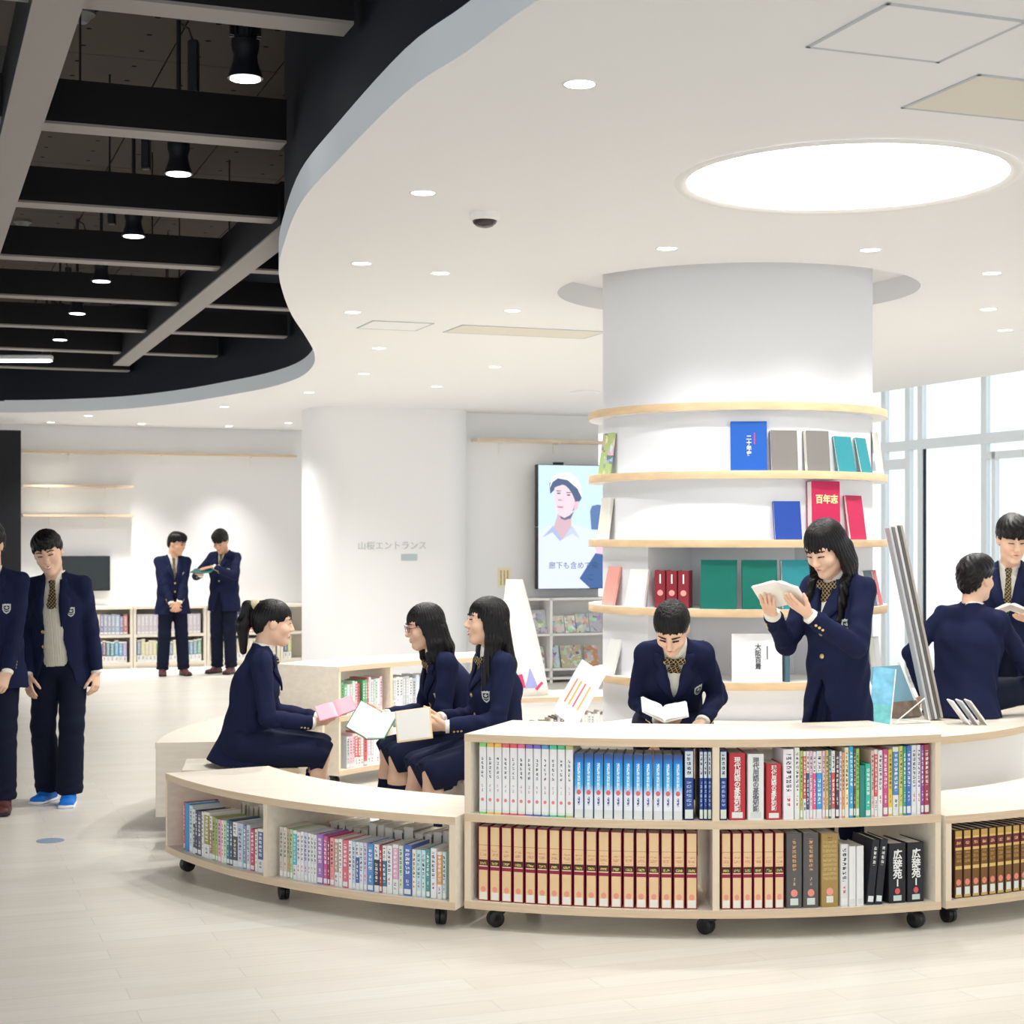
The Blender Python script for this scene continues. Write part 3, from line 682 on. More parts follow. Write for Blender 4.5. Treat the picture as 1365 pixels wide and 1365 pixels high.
# shelf behind the girls (its inner side), two tiers
pal = [('white',(240,242,244)),('pale blue',(206,222,236)),('red',(206,80,80)),('grey',(190,196,200)),('cream',(240,234,214)),('mint',(196,228,206)),('pink',(236,190,206)),('green',(90,170,110))]
def palerow(a0, a1, z, n, hs, where, grp, rr=2.32, sel=None):
    it = []
    for i in range(n):
        nm, c = random.choice(sel or pal); t = random.uniform(.022,.034)
        it.append((t, hs+random.uniform(-.012,.012), .17, random.choice(['book_dark_title','book_two_tone','book_white_title']), c, '%s book on %s' % (nm, where), grp))
    row(RC, rr, a0, a1, z, it, True)
Z5 = .44+.032+.0005
palerow(-122.6, -127.3, Z5, 7, .21, 'upper tier behind ponytail girl, left of the gap', 'books left of the gap')
palerow(-128, -132.6, Z5, 9, .225, 'upper tier behind ponytail girl, before divider', 'books before the divider')
palerow(-135, -143, Z5, 11, .215, 'upper tier behind the glasses girl', 'pale books behind the glasses girl', sel=pal[:2]+pal[3:4])
palerow(-124, -133, ZL, 13, .22, 'lower tier behind the three girls, near half', 'lower tier books, near half')
palerow(-159.5, -166, ZL, 12, .2, 'low shelf before magazine rack, pale green set', 'pale green set', sel=[('pale green',(196,228,210))]); palerow(-166.2, -170, ZL, 6, .23, 'low shelf before magazine rack, middle', 'mixed middle books', sel=[('black',(50,46,50)),('white',(240,240,240)),('dark brown',(96,60,50)),('grey',(180,184,190))])
palerow(-172, -177, ZL, 9, .26, 'low shelf before magazine rack, tall white set', 'tall white set', sel=[('white',(238,240,242))])

# ------------------------------------------------------------------ far cabinets
mat('cabinet', (228,220,206), .5)
UC = UL-.38; zc = lambda py: Z_(py, 20.7)
for ci, (x0, x1, lab) in enumerate(((82,178,'behind the walking boys'),(178,276,'left of the talking boys'),(276,374,'behind the talking boys'),(374,470,'against the white pier'))):
    v0, v1 = v_at(x0,UC), v_at(x1,UC); t = thing('low_cabinet', 'low cream two-tier book cabinet along the far wall %s' % lab, 'cabinet', rp(v0,UC))
    M = frame((0,0,0), V, U, (0,0,1)); w = v1-v0; T = .035
    w -= .006; MB().box((0,-.01,.745),(w,.37,.78), M).obj('top_board', 'maple', t)
    for nm, z in (('bottom_board',.04),('shelf_board',.39)): MB().box((T,0,z),(w-T,.36,z+T), M).obj(nm, 'cabinet', t)
    for a in (0, w-T): MB().box((a,0,0),(a+T,.36,.745), M).obj('side_panel', 'cabinet', t)
    MB().box((T,.35,.075),(w-T,.36,.745), M).obj('back_panel', 'cabinet', t); MB().box((T,.02,0),(w-T,.04,.04), M).obj('plinth', 'cabinet', t)
    sets = {0:([('pale blue',(150,180,200)),('violet',(130,120,170)),('red',(190,110,100)),('beige',(220,200,160)),('grey',(150,160,180))], [('cyan',(60,140,190)),('maroon',(110,50,60)),('lilac',(150,140,190)),('teal',(30,110,130))]),
            1:([('lilac-grey',(206,196,206))], [('green',(90,150,120)),('straw',(214,206,150)),('blue',(90,130,160)),('beige',(206,196,160))]),
            2:([('maroon',(100,50,70)),('orange',(210,100,70)),('slate',(70,84,120)),('navy',(50,60,100)),('teal',(80,130,140))], [('cream',(214,202,168))]),
            3:([('navy',(30,50,80))], [('dark green',(40,80,80)),('navy',(40,60,100)),('straw',(190,190,110))])}[ci]
    for ti, (z, hs) in enumerate(((.425,.25),(.075,.27))):
        x = T+.01; n = 0
        while x < w-T-.06 and not (ci == 3 and n > 1):
            nm, c = random.choice(sets[ti]); tt = random.uniform(.042,.056) if len(sets[ti]) > 1 else .05
            if ci == 0 and x < .42: x += tt; continue
            book('%s book on the %s tier of the cabinet %s' % (nm, ('upper','lower')[ti], lab), Matrix.Translation(rp(v0,UC)) @ M @ Matrix.Translation((x+tt/2,.03,z+.0005)), round(tt,3)-.001, hs+round(random.uniform(-.02,.02),2)*(len(sets[ti])>1), .2, 'book_two_tone' if ti else 'book_white_title', c, '%s books, %s tier, cabinet %s' % (nm, ('upper','lower')[ti], lab)); x += tt; n += 1
            if ci == 0 and ti == 1 and n > 15: break

# ------------------------------------------------------------------ book column
SZ = [2.362, 2.0, 1.637, 1.27, .886]; RS, RB, T = .85, .768, .042
cl = thing('book_column', 'round white column wrapped in five wood-edged display shelves', 'column', CC); L0 = (0,0)
def cyl(r, z0, z1, n=72): return MB().lathe([(r,z0),(r,z1)], n)
cyl(RB, SZ[2], HC+.34).obj('upper_drum', 'column_white', cl, 40)
cyl(RB, 0, SZ[4]-T).obj('lower_drum', 'column_white', cl, 40)
cyl(.40, SZ[4], SZ[2]-T).obj('core', 'column_white', cl, 40)
for z0, z1 in ((SZ[4],SZ[3]-T),(SZ[3],SZ[2]-T)):
    MB().arc(L0, .40, RB, 46, 314, z0, z1, 60).obj('drum_tier', 'column_white', cl, 40)
for z in SZ:
    b = cyl(RS-.004, z-T, z).obj('shelf_board', 'laminate_white', cl, 40)
    MB().lathe([(RS-.004,z-T),(RS-.001,z-T),(RS,z-T+.004),(RS,z-.004),(RS-.001,z),(RS-.004,z)], 96, close=False).obj('edge_band', 'pine_edge', b, 40)
# ring counter round the column
ct = thing('ring_counter', 'round maple-topped counter with white drum base circling the book column', 'counter', CC)
ZC = .68; RCO = 1.68
b = MB().arc(L0, RB+.005, RCO-.003, -44, 150, ZC-.036, ZC, 90).obj('top_board', 'maple', ct, 30)
MB().arc(L0, RCO-.003, RCO, -44, 150, ZC-.036, ZC, 90).obj('edge_band', 'maple_edge', b, 30)
MB().arc(L0, RCO-.10, RCO-.04, -43, 149, 0, ZC-.036, 90).obj('drum_base', 'laminate_white', ct, 30)
def col_ang(px, r):                                  # angle on a circle round the column for a pixel column
    a = 0.0
    for _ in range(30): a = math.asin(max(-.999, min(.999, ((px-CX)/F*(CC.y - r*math.cos(a)) - CC.x)/r)))
    return math.degrees(a)
def show(label, px, tier, w, h, t, mm, col, lean=11, a=None, r=.835, rz=0):
    """face-out book leaning on the column; front cover outwards, fore edge to the viewer's left"""
    a = col_ang(px, r) if a is None else a
    if tier < 3: lean = min(lean, math.degrees(math.asin(max(.02, (r-.014-t-RB)/h))))
    M = Matrix.Translation(CC) @ Matrix.Translation(pol((0,0), r-.012, a, SZ[tier]+.001)) @ Matrix.Rotation(R(a+rz),4,'Z') @ Matrix.Rotation(R(-lean),4,'X')
    return book(label, M @ Matrix.Translation((w/2,t/2,0)) @ Matrix.Rotation(R(90),4,'Z'), t, h, w, mm, col, None, None, 'display_book')
def cover_text(o, t, w, h, body, size, ink, x, z, vertical=True, bold=.0005):
    return text('cover_title', body, size, ink, o, frame((-t/2-.0012, w*(1-x), h*z), (0,-1,0), (0,0,1), (-1,0,0)), vertical, bold, space=1.0)
mat('cloth_blue', (26,88,178), .6); mat('cloth_grey', (128,124,120), .8); mat('cloth_teal', (48,140,150), .7); mat('cloth_green', (18,112,98), .7); mat('cloth_crimson', (196,40,86), .6); mat('cloth_navy', (38,72,158), .65); mat('cloth_maroon', (146,46,58), .6)
o = show('blue cloth album with white vertical title on the column shelf', 999, 1, .19, .262, .022, 'cloth_blue', None); cover_text(o, .022, .19, .262, '二十年史', .028, 'ink_white', .5, .5); MB().box((-.011-.0014,.19*.36,.14),(-.011-.0004,.19*.33,.2)).obj('red_subtitle', 'ink_red', o)
show('grey cloth album beside the blue titled one', 1048, 1, .145, .215, .03, 'cloth_grey', None); show('grey cloth album beside the teal pair', 1094, 1, .145, .215, .035, 'cloth_grey', None, lean=13)
show('teal cloth album, wider of the teal pair', 1133, 1, .14, .195, .014, 'cloth_teal', None, lean=15); show('teal cloth album at the right of the teal pair', 1159, 1, .12, .195, .012, 'cloth_teal', None, lean=15)
show('narrow cream album edge-on beside the teal albums', 1170, 1, .12, .24, .03, 'book_plain', (214,206,196), a=72, r=.84)
show('plain blue cloth book beside the crimson titled album', 1053, 2, .15, .205, .02, 'cloth_navy', None)
o = show('large crimson album with gold brush title above reading girl', 1104, 2, .19, .31, .045, 'cloth_crimson', None, lean=9); cover_text(o, .045, .19, .31, '百年志', .05, 'ink_gold', .52, .68, False, .0016)
kanji(o, '百年志', .012, 'ink_gold', 0, .62, .31)
show('plain crimson album beside the gold-titled one', 1148, 2, .155, .24, .018, 'cloth_crimson', None, lean=14)
for k in range(3):
    a = col_ang(880+k*15.5, .80); M = Matrix.Translation(CC) @ Matrix.Translation(pol((0,0), .80, a, SZ[3]+.001)) @ Matrix.Rotation(R(-14),4,'Z')
    o = book('maroon volume of a three-volume set standing on the column', M, .058, .2, .14, 'cloth_maroon', None, 'maroon three-volume set', None, 'display_book')
    MB().lathe([(.0,0),(.016,0)], 20, frame((0,-.0012,.08),(1,0,0),(0,0,1),(0,-1,0)), False).obj('round_mark', mat('mark_pink', (246,170,160), .6), o)
    MB().box((-.004,-.0012,.13),(.004,-.0006,.18)).obj('title_strip', 'ink_white', o)
show('dark green album beside the maroon three-volume set', 957, 3, .19, .26, .02, 'cloth_green', None, lean=5); show('green album in the middle between two others', 1014, 3, .185, .26, .03, 'cloth_green', None, lean=5); show('teal-green album partly behind the reading girl', 1068, 3, .19, .26, .03, 'cloth_teal', None, lean=5)
show('dark slate book with white title beside the grey boards', 1160, 3, .12, .2, .03, 'book_plain', (60,84,92), a=58, lean=12); show('thin red book leaning behind the dark slate one', 1176, 3, .12, .2, .012, 'book_plain', (206,70,84), a=70, lean=12)
o = show('large white boxed book with dark vertical title', 1010, 4, .265, .255, .02, 'book_plain', (236,237,238), lean=4); cover_text(o, .02, .265, .255, '大阪百景', .034, 'ink_dark', .52, .52); MB().box((-.010-.0014,.265*.31,.12),(-.010-.0004,.265*.285,.19)).obj('small_subtitle', 'ink_grey', o)
a = col_ang(1048, .8); book('dark teal slim book standing beside the large white one', Matrix.Translation(CC) @ Matrix.Translation(pol((0,0), .82, a, SZ[4]+.001)) @ Matrix.Rotation(R(a),4,'Z'), .028, .22, .14, 'book_plain', (46,84,100), None, None, 'display_book')
a = col_ang(862, .8); book('maroon book standing behind the bowed seated girl', Matrix.Translation(CC) @ Matrix.Translation(pol((0,0), .66, -28, SZ[4]+.001)) @ Matrix.Rotation(R(-20),4,'Z'), .05, .2, .14, 'cloth_maroon', None, None, None, 'display_book')
show('pale grey album on the lowest column shelf by the window', 1168, 4, .14, .21, .03, 'book_plain', (222,222,220), a=66, lean=6)
m, g = newmat('cover_print', .5)                    # busy printed cover
tc = g.n('ShaderNodeTexCoord'); oi = g.n('ShaderNodeObjectInfo'); vo = g.n('ShaderNodeTexVoronoi'); vo.inputs['Scale'].default_value = 22; va = g.n('ShaderNodeVectorMath', operation='ADD'); g.l(tc.outputs['Object'], va.inputs[0]); g.l(oi.outputs['Location'], va.inputs[1]); g.l(va.outputs[0], vo.inputs['Vector'])
hs = g.n('ShaderNodeHueSaturation'); hs.inputs['Saturation'].default_value = .55; hs.inputs['Value'].default_value = .9; g.l(vo.outputs['Color'], hs.inputs['Color'])
nz = g.n('ShaderNodeTexNoise'); nz.inputs['Scale'].default_value = 14; g.l(va.outputs[0], nz.inputs['Vector'])
g.l(g.mix(g.m('GREATER_THAN', nz.outputs[0], .5), oi.outputs['Color'], hs.outputs[0]), g.b.inputs['Base Color'])
show('green picture book leaning on the highest book tier', 797, 1, .15, .235, .02, 'cover_print', (170,196,110), a=-72, lean=14)
show('cream picture book leaning beside the video screen', 797, 2, .15, .235, .022, 'book_plain', (226,220,206), a=-74, lean=13)
show('coral pink book leaning at the column edge', 800, 3, .15, .22, .016, 'book_plain', (232,150,134), a=-68, lean=12); show('white paperback with grey title leaning by the coral book', 822, 3, .14, .21, .022, 'book_plain', (244,243,240), a=-50, lean=12)
show('white booklet leaning on the lowest column shelf', 800, 4, .14, .21, .014, 'book_plain', (236,236,230), a=-68, lean=16)

# ------------------------------------------------------------------ things on the counter by the window
gb = thing('stacked_boards', 'bundle of long thin grey boards leaning from the counter to the column', 'boards', (2.235, 8.72, ZC))
top = Vector((2.03-2.245, 0, 1.70-ZC)); d = top.normalized(); n_ = Vector((d.z,0,-d.x))
for k, c in enumerate(((186,190,196),(120,118,120),(206,206,206),(96,94,92),(176,168,160))):
    M = frame(n_*(k*.0155-.03), n_, (0,1,0), d); MB().bbox_((0,0,.0),(.014,.1,top.length), .003, M).obj('board', mat('board_%d' % k, c, .5), gb)
tb = thing('brochure', 'sea-blue brochure with white band standing beside the reading girl', 'brochure', (X_(1172,8.5), 8.5, ZC))
M = Matrix.Rotation(R(-10),4,'X') @ Matrix.Rotation(R(8),4,'Y')
MB().box((-.055,0,0),(.055,.006,.29), M).obj('sheet', mat('sea_blue', (130,196,226), .5, noise=(18,.25)), tb); MB().box((-.055,-.001,.0),(.055,0,.1), M).obj('lower_print', mat('sea_green', (120,200,204), .5, noise=(25,.2)), tb); MB().box((.055,-.002,0),(.06,.01,.29), M).obj('spine', 'page_white', tb)
pf = thing('framed_picture', 'blue-grey picture in a brown frame leaning beside grey boards', 'picture', (X_(1203,8.8), 8.8, ZC))
M = Matrix.Rotation(R(35),4,'Z') @ Matrix.Rotation(R(-28),4,'X')
MB().box((-.14,0,0),(.14,.012,.3), M).obj('picture', mat('slate_blue', (120,160,176), .5), pf); MB().box((-.15,-.006,.0),(.15,0,.09), M).obj('lower_print', mat('umber', (128,112,98), .6, noise=(20,.3)), pf); MB().box((.14,-.004,0),(.155,.014,.32), M).box((-.155,-.004,0),(-.14,.014,.32), M).obj('frame', 'page_white', pf)
ws = thing('wire_stand', 'white wire book stand on the counter by the grey boards', 'stand', (2.12, 8.55, ZC))
mb = MB().tube([(-.14,.0,.004),(.03,.05,.13),(.06,.06,.004)], .004).tube([(-.16,.06,.02),(.05,.02,.012)], .004).tube([(-.14,.0,.004),(.06,.06,.004)], .004).obj('wire', 'laminate_white', ws)
for k, (dx, tz, c) in enumerate(((.0,36,(244,244,244)),(.045,36,(226,226,228)),(.09,36,(240,238,230)))):
    o = MB().box((-.004,-.06,0),(.004,.06,.15), Matrix.Rotation(R(-tz),4,'Y')).obj('magazine', mat('mag_%d' % k, c, .5, noise=(40,.12)), None, False, Matrix.Translation((2.36+dx, 8.56, ZC+.001))); tag(o, 'pale magazine slumped against the grey boards on the counter', 'magazine', 'slumped magazines')
lb = thing('display_board', 'white leaning leaflet board with coloured lines on the counter', 'board', (X_(752,8.38), 8.38, ZC))
M = Matrix.Rotation(R(10),4,'Z') @ Matrix.Rotation(R(34),4,'Y') @ Matrix.Rotation(R(-14),4,'X')
MB().box((-.075,0,0),(.075,.006,.32), M).obj('sheet', 'page_white', lb)
for x, c in ((-.045,(236,150,120)),(-.02,(240,190,110)),(.005,(214,120,140)),(.035,(140,190,120))): MB().box((x-.004,-.0015,.08),(x+.004,0,.22), M).obj('printed_line', mat('line_%d' % c[1], c, .6), lb)

# ------------------------------------------------------------------ video screen, magazine rack, note, poster
US = UR-.22
vsn = thing('video_screen', 'tall wall screen of two stacked panels showing a man in a white helmet', 'screen', rp(v_at(717,US),US,1.3)); inv = Matrix.Translation(-vsn.location)
v0 = v_at(717,US); v1 = v0+1.22; zt, zb_ = Z_(617,18.4), Z_(787,18.4); zm = Z_(702,18.4)
RM = ROOM
for a, b in ((zb_,zm-.003),(zm+.003,zt)): MB().bbox_((v0,US,a),(v1,US+.1,b), .004, RM).obj('panel', 'black_plastic', vsn, False, inv)
MB().box((v0+.1,US+.1,zb_+.3),(v1-.1,US+.215,zt-.3), RM).obj('wall_mount', 'black_plastic', vsn, False, inv)
mc = MB().bbox_((v0+.2,US+.0,zt),(v0+.32,US+.05,zt+.03), .006, RM).obj('webcam', 'black_plastic', vsn, False, inv)
def emit(name, c, s=.8):
    return mat(name, (8,8,8), .4, .2, emit=c, estr=s)
def poly(name, pts, c, lay, par):                    # a flat shape of the picture, given in zoomed photo pixels
    P = []
    for zx, zy in pts:
        px, py = 600+zx/5.686, 560+zy/5.686; v = v_at(px, US); q = rp(v, US); P.append((max(v0+.006,min(v1-.006,v)), US-.0006*lay, min(zt-.006, max(zb_+.006, Z_(py, q.y)))))
    tri = geometry.tessellate_polygon([[Vector((p[0],p[2],0)) for p in P]])
    return MB().add([RM @ Vector(p) for p in P], tri).obj(name, emit('screen_%d_%d_%d' % c, c), par, False, inv)
pic = poly('picture', [(600,325),(1600,325),(1600,1300),(600,1300)], (200,224,245), 1, vsn)
def sub(name, pts, c, lay):
    o = poly(name, pts, c, lay, pic); o.matrix_local = Matrix.Identity(4); return o
sub('curtain', [(618,325),(655,325),(650,800),(618,800)], (120,160,214), 2)
sub('shirt', [(640,840),(780,785),(850,880),(920,785),(1060,830),(1250,900),(1250,1300),(660,1300),(640,1050)], (214,222,244), 2)
sub('dark_sleeve', [(610,1000),(640,1060),(668,1300),(610,1300)], (70,104,160), 3)
sub('neck', [(820,700),(918,700),(918,820),(850,905),(785,810)], (206,176,186), 3)
sub('collar', [(700,890),(780,800),(850,905),(830,915),(775,850)], (168,182,214), 4); sub('collar', [(850,905),(925,800),(985,900),(925,860)], (190,202,230), 4)
sub('hair', [(758,560),(752,480),(800,430),(900,430),(975,490),(998,590),(965,640),(930,690),(800,520)], (84,100,132), 3)
sub('face', [(792,500),(850,475),(915,535),(945,610),(935,670),(905,725),(865,745),(825,725),(800,660),(785,580)], (232,206,214), 5)
sub('fringe', [(775,520),(795,450),(880,445),(960,520),(985,600),(950,620),(925,560),(885,500),(850,490),(805,505)], (84,100,132), 6)
sub('helmet', [(752,520),(770,430),(830,400),(905,400),(965,440),(995,520),(998,590),(965,520),(890,455),(815,440),(775,470)], (246,250,254), 7)
sub('ear', [(940,620),(975,615),(968,670),(938,690)], (224,190,196), 6)
sub('beard', [(828,722),(865,742),(905,722),(940,690),(915,745),(870,758),(840,748)], (110,110,140), 6)
for a, b in ((805,532),(880,545)): sub('eyebrow', [(a,b),(a+36,b+2),(a+34,b+9),(a,b+8)], (110,104,130), 7); sub('eye', [(a+2,b+18),(a+32,b+18),(a+28,b+28),(a+6,b+28)], (90,84,110), 7)
sub('nose_shadow', [(815,600),(845,600),(848,612),(818,612)], (196,156,170), 7); sub('lips', [(808,650),(862,655),(850,668),(815,664)], (190,140,160), 7)
sub('second_head', [(1060,690),(1075,650),(1120,640),(1200,660),(1200,830),(1070,830)], (96,124,170), 3); sub('hand', [(1085,930),(1200,920),(1200,1030),(1110,1010)], (236,196,210), 4); sub('second_sleeve', [(980,1200),(1100,1010),(1300,1010),(1300,1290),(1060,1290)], (70,100,150), 4)
def caption(body, px, py, size, lay, ink, bold):
    v = v_at(px, US); p = rp(v, US-.0006*lay); return text('caption', body, size, ink, vsn, inv @ frame((p.x,p.y,Z_(py,p.y)), V, (0,0,1), V.cross(Vector((0,0,1)))), False, bold, 'LEFT', .0002)
for body, px, py in (('廊下も含めて染', 731, 754.5), ('こ', 783, 770)):
    caption(body, px, py, .088, 10, emit('cap_ink', (60,96,120), .6), .0)
# magazine rack
UMr = UR-.36
mr_ = thing('magazine_rack', 'white open magazine rack below the video screen', 'rack', rp(v_at(690,UMr),UMr)); M = frame((0,0,0), V, U, (0,0,1)); zz = lambda py: Z_(py, 18.1)
w = v_at(880,UMr)-v_at(690,UMr); zr = [.06, zz(897), zz(849), zz(800)]; vx = lambda px: v_at(px,UMr)-v_at(690,UMr)
for k, z in enumerate(zr): MB().box((0,0,z-.025),(w,.34,z), M).obj('shelf_board' if k < 3 else 'top_board', 'laminate_white', mr_)
for x in (0, vx(735)-.015, vx(838), w-.03): MB().box((x,0,0),(x+.03,.34,zr[3]), M).obj('upright', 'laminate_white', mr_)
MB().box((0,.33,0),(w,.34,zr[3]), M).obj('back_panel', 'laminate_white', mr_)
for x0, x1, k, h, lab, c in ((709,733,2,.27,'magazine with brown figures on the upper rack tier, left of upright',(200,210,220)),(741,756,2,.2,'magazine with orange photo first in the upper rack row',(230,220,214)),(757,771,2,.2,'white leaflet with green print in the upper rack row',(240,244,242)),(772,789,2,.215,'beige magazine in the upper rack row',(224,220,202)),(790,806,2,.22,'black-and-white magazine at the end of the upper rack row',(200,200,210)),
                          (714,730,1,.25,'white magazine with pink flowers on the lower rack tier',(246,240,244)),(741,750,1,.26,'pale blue folder stack on the lower rack tier',(206,224,236)),(752,780,1,.255,'colourful large magazine leaning on the lower rack tier',(200,190,150)),(784,802,1,.25,'orange magazine beside the colourful one on the lower rack tier',(214,150,120))):
    xx = (vx(x0)+vx(x1))/2; ww = vx(x1)-vx(x0)
    o = MB().box((-ww/2,0,0),(ww/2,.012,h)).obj('magazine', 'cover_print', None, False, Matrix.Translation(mr_.location) @ M @ Matrix.Translation((xx,.07,zr[k]+.001)) @ Matrix.Rotation(R(-16),4,'X')); o.color = (*s2l(c),1); tag(o, lab, 'magazine')
# yellow note on the wall
nt_ = thing('paper_note', 'pale yellow handwritten note stuck on the wall beside the pier', 'note', rp(v_at(672,UR),UR-.004,Z_(770,18.7)))
MB().box((-.075,-.002,-.11),(.075,.002,.11), ROOM).obj('sheet', mat('note_yellow', (246,236,196), .7), nt_)
for x in (-.04,.0,.04): MB().box((x-.008,-.004,-.09),(x+.008,-.002,.08), ROOM).obj('handwriting', mat('note_ink', (196,176,140), .8, noise=(60,.4)), nt_)
# white poster sheet with ribbon
po = thing('poster_cone', 'tall white curved poster sheet with lilac print and pink ribbon behind the long-haired girl', 'poster', (*pol(RC, 2.57, -163).xy, .501))
mb = MB(); vs = []; fs = []
for i in range(13):
    z = i/12*.84; r = .19-.13*(i/12)**1.3
    for k in range(17): a = R(-120+240*k/16); vs.append((r*math.sin(a)-.06*(i/12), -r*math.cos(a), z))
for i in range(12):
    for k in range(16): q = i*17+k; fs.append((q,q+1,q+18,q+17))
sh = mb.add(vs, fs).obj('sheet', 'page_white', po, True); sd = sh.modifiers.new('thick', 'SOLIDIFY'); sd.thickness = .004
mb = MB(); vs = []; fs = []
for i in range(5):
    z = .06+i/4*.14; r = .19-.13*((z/.84))**1.3+.003; hw = 16*(1-i/4.4)
    for k in range(5): a = R(22-hw+hw*2*k/4); vs.append((r*math.sin(a)-.06*z/.84, -r*math.cos(a), z))
for i in range(4):
    for k in range(4): q = i*5+k; fs.append((q,q+1,q+6,q+5))
mb.add(vs, fs).obj('lilac_print', mat('lilac', (170,176,232), .6), po, True)
MB().box((-.02,-.2,.06),(.035,-.195,.16), Matrix.Rotation(R(-14),4,'Y')).box((.03,-.2,.10),(.05,-.195,.17), Matrix.Rotation(R(40),4,'Y')).obj('ribbon', mat('ribbon_pink', (232,70,120), .5), po)
# benches
bn = thing('bench', 'small maple box bench under the ponytail girl', 'bench', (-1.42, 9.0, 0), R(8))
MB().bbox_((-.36,-.28,.392),(.25,.17,.425), .004).obj('seat_board', 'maple', bn); MB().box((-.34,-.26,0),(.12,.15,.392)).obj('base_box', 'maple', bn); MB().box((-.361,-.2815,.393),(.251,-.2805,.424)).obj('edge_band', 'maple_edge', bn)
bn = thing('bench', 'maple box bench under the two girls facing the ponytail girl', 'bench', (-.15, 8.64, 0), R(20))
MB().bbox_((-.24,-.40,.42),(.15,.5,.455), .004).obj('seat_board', 'maple', bn); MB().box((-.22,-.38,0),(.13,.47,.42)).obj('base_box', 'maple', bn)
p = gp(67,1121); tag(MB().lathe([(.074,0),(.074,.003),(.06,.005),(.001,.005)], 32).obj('floor_outlet', mat('outlet', (150,164,190), .4), None, 40, Matrix.Translation(p)), 'round blue-grey floor outlet cover set in the pale floor', 'outlet')
p = gp(8,993); tag(MB().bbox_((-.045,-.03,0),(.045,.03,.003), .001).obj('floor_tape', mat('tape_blue', (120,170,200), .5), None, False, Matrix.Translation(p)), 'small strip of light blue tape stuck on the floor', 'tape')

def rest(o, z):                                     # set a leaning thing down so that its lowest point touches z
    bpy.context.view_layer.update(); lo = min((c.matrix_world @ v.co).z for c in [o]+list(o.children_recursive) if c.type == 'MESH' for v in c.data.vertices)
    o.matrix_world = Matrix.Translation((0,0,z+.0008-lo)) @ o.matrix_world
for o in (gb, tb, pf, ws, lb): rest(o, ZC)
for o in [o for o in bpy.data.objects if o.parent is None and o.name.startswith('magazine') and o.type == 'MESH']:
    rest(o, ZC if 'slumped' in o['label'] else zr[2] if 'upper' in o['label'] else zr[1])
# ------------------------------------------------------------------ people: implicit surfaces turned into meshes
A = lambda *v: np.array(v, float)
def nrm(v): v = np.asarray(v, float); return v/(np.linalg.norm(v)+1e-12)
class Seg:
    """tapered limb piece with an elliptical section; ax = direction of the first half width"""
    def __init__(s, a, b, wa, wb, da=None, db=None, ax=None, fa=False, fb=False):
        s.a, s.b = np.asarray(a,float), np.asarray(b,float); d = s.b-s.a; s.L = max(1e-6, np.linalg.norm(d)); s.d = d/s.L
        s.w = (wa, wb); s.dd = (wa if da is None else da, wb if db is None else db); s.fa, s.fb = fa, fb
        x = nrm(ax) if ax is not None else nrm(np.cross(s.d, [0.13,.2,.9] if abs(s.d[2]) < .9 else [1,.1,0])); x = nrm(x - s.d*np.dot(x,s.d)); s.x = x; s.y = np.cross(s.d, x)
        m = max(wa, wb, *s.dd); s.lo = np.minimum(s.a,s.b)-m; s.hi = np.maximum(s.a,s.b)+m
    def __call__(s, P):
        q = P-s.a; t = q@s.d; tc = np.clip(t, 0, s.L); k = tc/s.L; w = s.w[0]+(s.w[1]-s.w[0])*k; d = s.dd[0]+(s.dd[1]-s.dd[0])*k
        m = np.minimum(w, d); e = np.abs(t-tc)
        r = (np.sqrt(((q@s.x)/w)**2 + ((q@s.y)/d)**2 + (e/m)**2)-1)*m
        if s.fb: r = np.maximum(r, t-s.L)
        if s.fa: r = np.maximum(r, -t)
        return r
class Ell:
    def __init__(s, c, r, M=None):
        s.c, s.r = np.asarray(c,float), np.asarray(r,float); s.M = np.eye(3) if M is None else np.asarray(M,float); m = s.r.max(); s.lo, s.hi = s.c-m, s.c+m
    def __call__(s, P): return (np.linalg.norm(((P-s.c)@s.M)/s.r, axis=-1)-1)*s.r.min()
class Shape:
    """list of smooth unions / cuts that can be evaluated anywhere"""
    def __init__(s): s.ops = []
    def add(s, p, k=.02): s.ops.append(('u', p, k)); return s
    def cut(s, f, k=.004): s.ops.append(('c', f, k)); return s      # f(P): negative inside what is removed
    def mod(s, f): s.ops.append(('m', f, 0)); return s               # f(P): added to the distance
    def ev(s, P):
        P = np.asarray(P, float); F = np.full(P.shape[:-1], .2)
        for t, f, k in s.ops: F = s._ap(t, F, f(P), k)
        return F
    @staticmethod
    def _ap(t, F, d, k):
        if t == 'u': h = np.maximum(k-np.abs(F-d), 0)/k; return np.minimum(F, d)-h*h*k*.25
        if t == 'c': d = -d; h = np.maximum(k-np.abs(F-d), 0)/k; return np.maximum(F, d)+h*h*k*.25
        return F+d
    def mesh(s, h):
        us = [p for t, p, k in s.ops if t == 'u']; lo = np.min([p.lo for p in us], 0)-3*h-.012; hi = np.max([p.hi for p in us], 0)+3*h+.012
        n = np.ceil((hi-lo)/h).astype(int)+1; ax = [lo[i]+h*np.arange(n[i]) for i in range(3)]; F = np.full(n, .2)
        for t, f, k in s.ops:
            if t == 'u':
                i0 = np.maximum(0, np.floor((f.lo-k-2*h-lo)/h).astype(int)); i1 = np.minimum(n, np.ceil((f.hi+k+2*h-lo)/h).astype(int)+1)
                sl = tuple(slice(a,b) for a,b in zip(i0,i1)); P = np.stack(np.meshgrid(*[ax[i][sl[i]] for i in range(3)], indexing='ij'), -1); F[sl] = s._ap(t, F[sl], f(P), k)
            else:
                near = F < .06; P = np.stack([g[near] for g in np.meshgrid(*ax, indexing='ij')], -1); F[near] = s._ap(t, F[near], f(P), k)
        return nets(F, lo, h)
